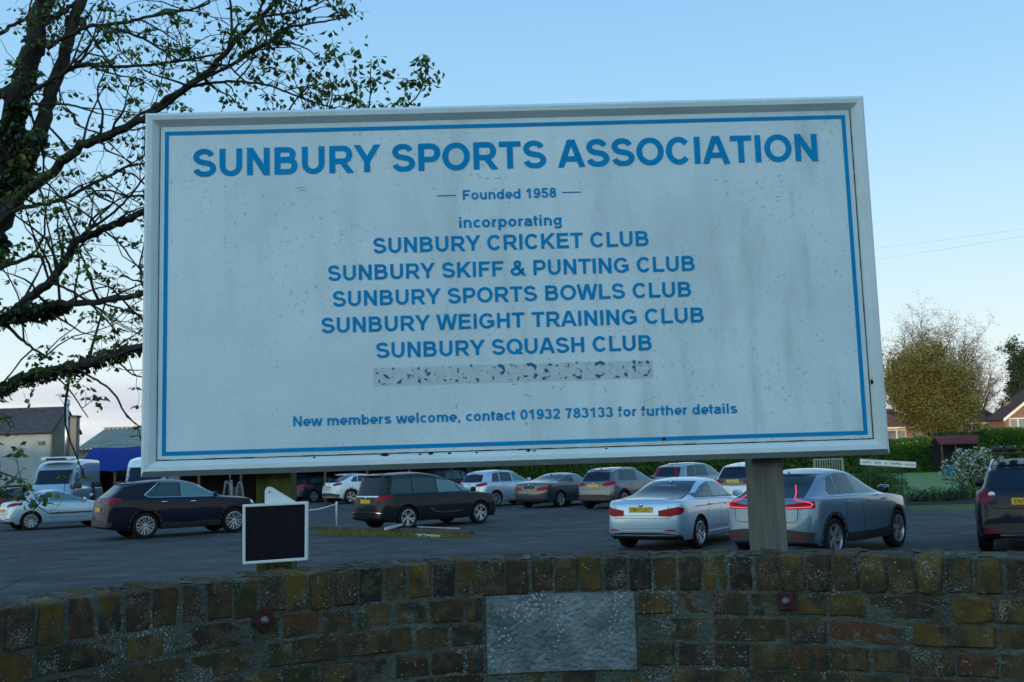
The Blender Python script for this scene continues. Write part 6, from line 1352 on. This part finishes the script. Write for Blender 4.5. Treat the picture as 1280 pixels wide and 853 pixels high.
# notice on thin stakes, its words too far off to read
a = W_(1075, 577.5, 33.7); b = W_(1145, 581.5, 33.7); e = empty('notice_board', ((a.x + b.x) / 2, 33.7, 0)); tag(e, 'long thin white notice tilted on a stake at the edge of the bowling green', 'notice'); cxn = (a.x + b.x) / 2
d = (b - a); ang = math.atan2(d.z, d.x); cz = (a.z + b.z) / 2; R3 = Matrix.Rotation(-ang, 3, 'Y')
mb = MB(); mb.box((0, 0, cz), (d.length, .025, .19), R3); nb = mb.build('board', M['white_paint'], e, bevel=.005)
mk = MB(); r_ = random.Random(4); u = -d.length / 2 + .09
for wlen in (.33, .24, .12, .38, .35):
    for k in range(int(wlen / .042)):
        mk.box(Vector((0, -.014, cz)) + R3 @ Vector((u + k * .042, 0, r_.uniform(-.01, .01))), (.026, .004, r_.uniform(.04, .065)), R3)
    u += wlen + .08
mk.build('faded_marks', mat('faded grey marks', (.20, .20, .20), .8), nb)
for (px, py, py2) in ((1128, 584, 612), (1088, 582, 600)):
    t0 = W_(px, py, 33.75); t1 = W_(px - 4, py2, 33.75); mb = MB(); mb.tube([(t0.x - cxn, .05, t0.z), (t0.x - cxn - .12, .05, 0)], .018, 5); mb.build('stake', M['black'], e)

# ------------------------------------------------------------------ things lying in the car park
for k, (px, py) in enumerate(((421, 661), (338, 659))):
    g = gnd(px, py); e = empty('chain_post', tuple(g)); tag(e, ['thin white post with a sagging rope, left of the black people carrier', 'white post at the other end of the rope, behind the solar panel'][k], 'post')
    mb = MB(); mb.lathe([(0, 0), (.028, 0), (.028, .80), (.022, .82), (0, .825)], 10, 'Z'); mb.build('shaft', M['white_paint'], e, smooth=True); mb = MB(); mb.tube([(-.03, 0, .76), (-.05, 0, .74), (-.03, 0, .72)], .006, 5); mb.build('hook', M['zinc'], e)
ga, gb = gnd(421, 661), gnd(338, 659); n_ = 24; rope = empty('rope', tuple((ga + gb) / 2)); tag(rope, 'pale rope sagging between two white posts beside the solar panel', 'rope')
mb = MB(); P = []
for i in range(n_ + 1): t = i / n_; q = ga.lerp(gb, t) - (ga + gb) / 2; P.append(q + Vector((0, 0, .76 - .22 * 4 * t * (1 - t))))
mb.tube(P, .016, 6); mb.build('rope_strand', M['white_paint'], rope, smooth=True)
M['plank_pale'] = mat('pale painted plank', (.42, .42, .38), .8, n_amt=.25, n_scale=8)
def lying(name, label, pa, pb, wd, h, m, cat, z=0., px=None):
    a, b = gnd(*pa), gnd(*pb); d = b - a; e = empty(name, tuple((a + b) / 2)); e.rotation_euler.z = math.atan2(d.y, d.x); tag(e, label, cat)
    mb = MB(); n_ = 6; L_ = d.length; r = random.Random(hash(label) % 999)
    mb.box((0, 0, z + h / 2), (L_, wd, h)); o = mb.build('board', m, e, bevel=.008); return e
lying('timber_sleeper', 'long low timber edging beyond the grass strip, left of the planks', (386, 662), (500, 667), .14, .12, M['timber'], 'timber')
lying('timber_sleeper', 'dark timber edging ending right of the fallen planks', (503, 667), (590, 671.5), .16, .15, M['timber'], 'timber')
lying('fallen_plank', 'short pale plank propped across the timber edging behind the rear wheel', (482, 668.5), (503, 662.5), .07, .07, M['plank_pale'], 'plank', z=.12)
lying('fallen_plank', 'short pale plank lying in front of the timber edging, right hand one', (520, 671), (549, 672.5), .09, .07, M['plank_pale'], 'plank', z=.0)
lying('metal_bar', 'thin grey bar lying along the timber edging', (522, 667), (575, 669.5), .03, .03, M['zinc'], 'bar', z=.16)
g4 = [gnd(386, 663), gnd(500, 668.5), gnd(592, 674), gnd(620, 672.5), gnd(618, 675), gnd(560, 676), gnd(470, 670.5), gnd(440, 669), gnd(388, 666.5)]
sheet('grass_strip', [(p.x, p.y) for p in g4], .006, M['grass'])
gv = Veg(71)
for _ in range(2200):
    px = gv.r.triangular(386, 610, 420); py = 663.5 + (px - 386) * .042 + gv.r.uniform(.5, 5.5 if px < 470 else 3.5); g = gnd(px, py); gv.leaf(Vector((g.x, g.y, 0)), Vector((gv.r.gauss(0, .4), gv.r.gauss(0, .4), 1)), gv.r.uniform(.04, .13), .018)
o = mesh('grass_tufts', gv.LV, gv.LF, leafmat('grass blades', (.12, .13, .022), (.13, .11, .03), .3)); tag(o, kind='stuff', cat='grass', label='uneven yellow green grass along the timber edging')
# telephone wires
pl = W_(963, 590, 56); e = empty('telegraph_pole', (pl.x, 56, 0)); tag(e, 'wooden telegraph pole standing behind the right end of the sign', 'pole'); zt = W_(963, 318, 56).z
mb = MB(); mb.tube([(0, 0, 0), (0, 0, zt + .25)], [.13, .09], 10); mb.build('shaft', M['timber'], e, smooth=True); mb = MB(); mb.box((0, 0, zt), (.9, .1, .1)); mb.build('crossarm', M['timber'], e)
for k, (ya, yb, lab) in enumerate(((308, 284, 'upper thin overhead wire right of the sign'), (322, 293, 'lower thin overhead wire right of the sign'))):
    A = W_(1097, ya, 50); B = W_(1280, yb, 38); d = B - A; P0 = A - d * .9; P1 = B + d * .6; mb = MB(); P = [P0.lerp(P1, t / 20) + Vector((0, 0, .10 * math.sin(PI * t / 20) * -1)) for t in range(21)]
    e = empty('overhead_wire', tuple(P0)); tag(e, lab, 'wire', 'overhead wires'); mb.tube([p - P0 for p in P], .009, 5); mb.build('cable', mat('wire', (.75, .78, .8), .6), e)
# unseen house row added behind the viewer to shade the car park and sign
e = empty('shade_terrace', (-30, -34, 0)); tag(e, 'unseen brick house row with a slate roof, added behind the viewer to cast shade', 'building')
mb = MB(); mb.box((0, 0, 3), (190, 8, 6)); mb.build('wall', mat('dark grey brick', (.09, .085, .08), .9, n_amt=.3), e)
mb = MB(); mb.prism([(-4.5, 5.9), (4.5, 5.9), (0, 9.2)], -95.3, 95.3, 'YZ'); rf = mb.build('roof', M['slate'], e)
for k in range(22):
    x = -90 + k * 8.6
    mb = MB(); mb.box((x, 0, 9.3), (1.0, .6, 1.3)); mb.build('chimney', M['brickwork'], rf)
    for z in (1.6, 4.4): win(e, x + 2, 4.02, z, 1.5, 1.3, 2)
    mb = MB(); mb.box((x - 1.6, 4.03, 1.05), (.95, .08, 2.1)); mb.build('door', M['dark_wall'], e)
for k, (x, h, w_) in enumerate(((-26, 10.5, 11), (-15, 9.5, 10), (-5, 10.5, 10.5), (6, 9.5, 10), (17, 11, 11), (28, 10, 11))):  # unseen trees, added so car sides and windows reflect something dark
    crown_tree('reflection_tree', 'unseen dark tree added behind the viewer to darken reflections in the cars', 'tree', (x, -25 - (k % 2) * 2, 0), h, w_, M['leaf_dark'], M['bark'], 80 + k, 12, 6, 4200, .5, .1, .25, .95, shape=1.8, twig=.4, group='unseen trees added behind the viewer')
# things of one kind share a group
GR = {'car': 'cars parked in the car park', 'van': 'vans parked by the canopy shed', 'hedge': 'hedges round the grounds', 'house': 'houses beyond the bowling green', 'plank': 'pale planks by the timber edging', 'timber': 'low timbers edging the grass strip', 'post': 'white rope posts', 'box': 'boxes under the canopy', 'shrub': 'shrubs by the bowling green'}
for o in bpy.data.objects:
    if o.parent is None and 'group' not in o and o.get('category') in GR: o['group'] = GR[o['category']]
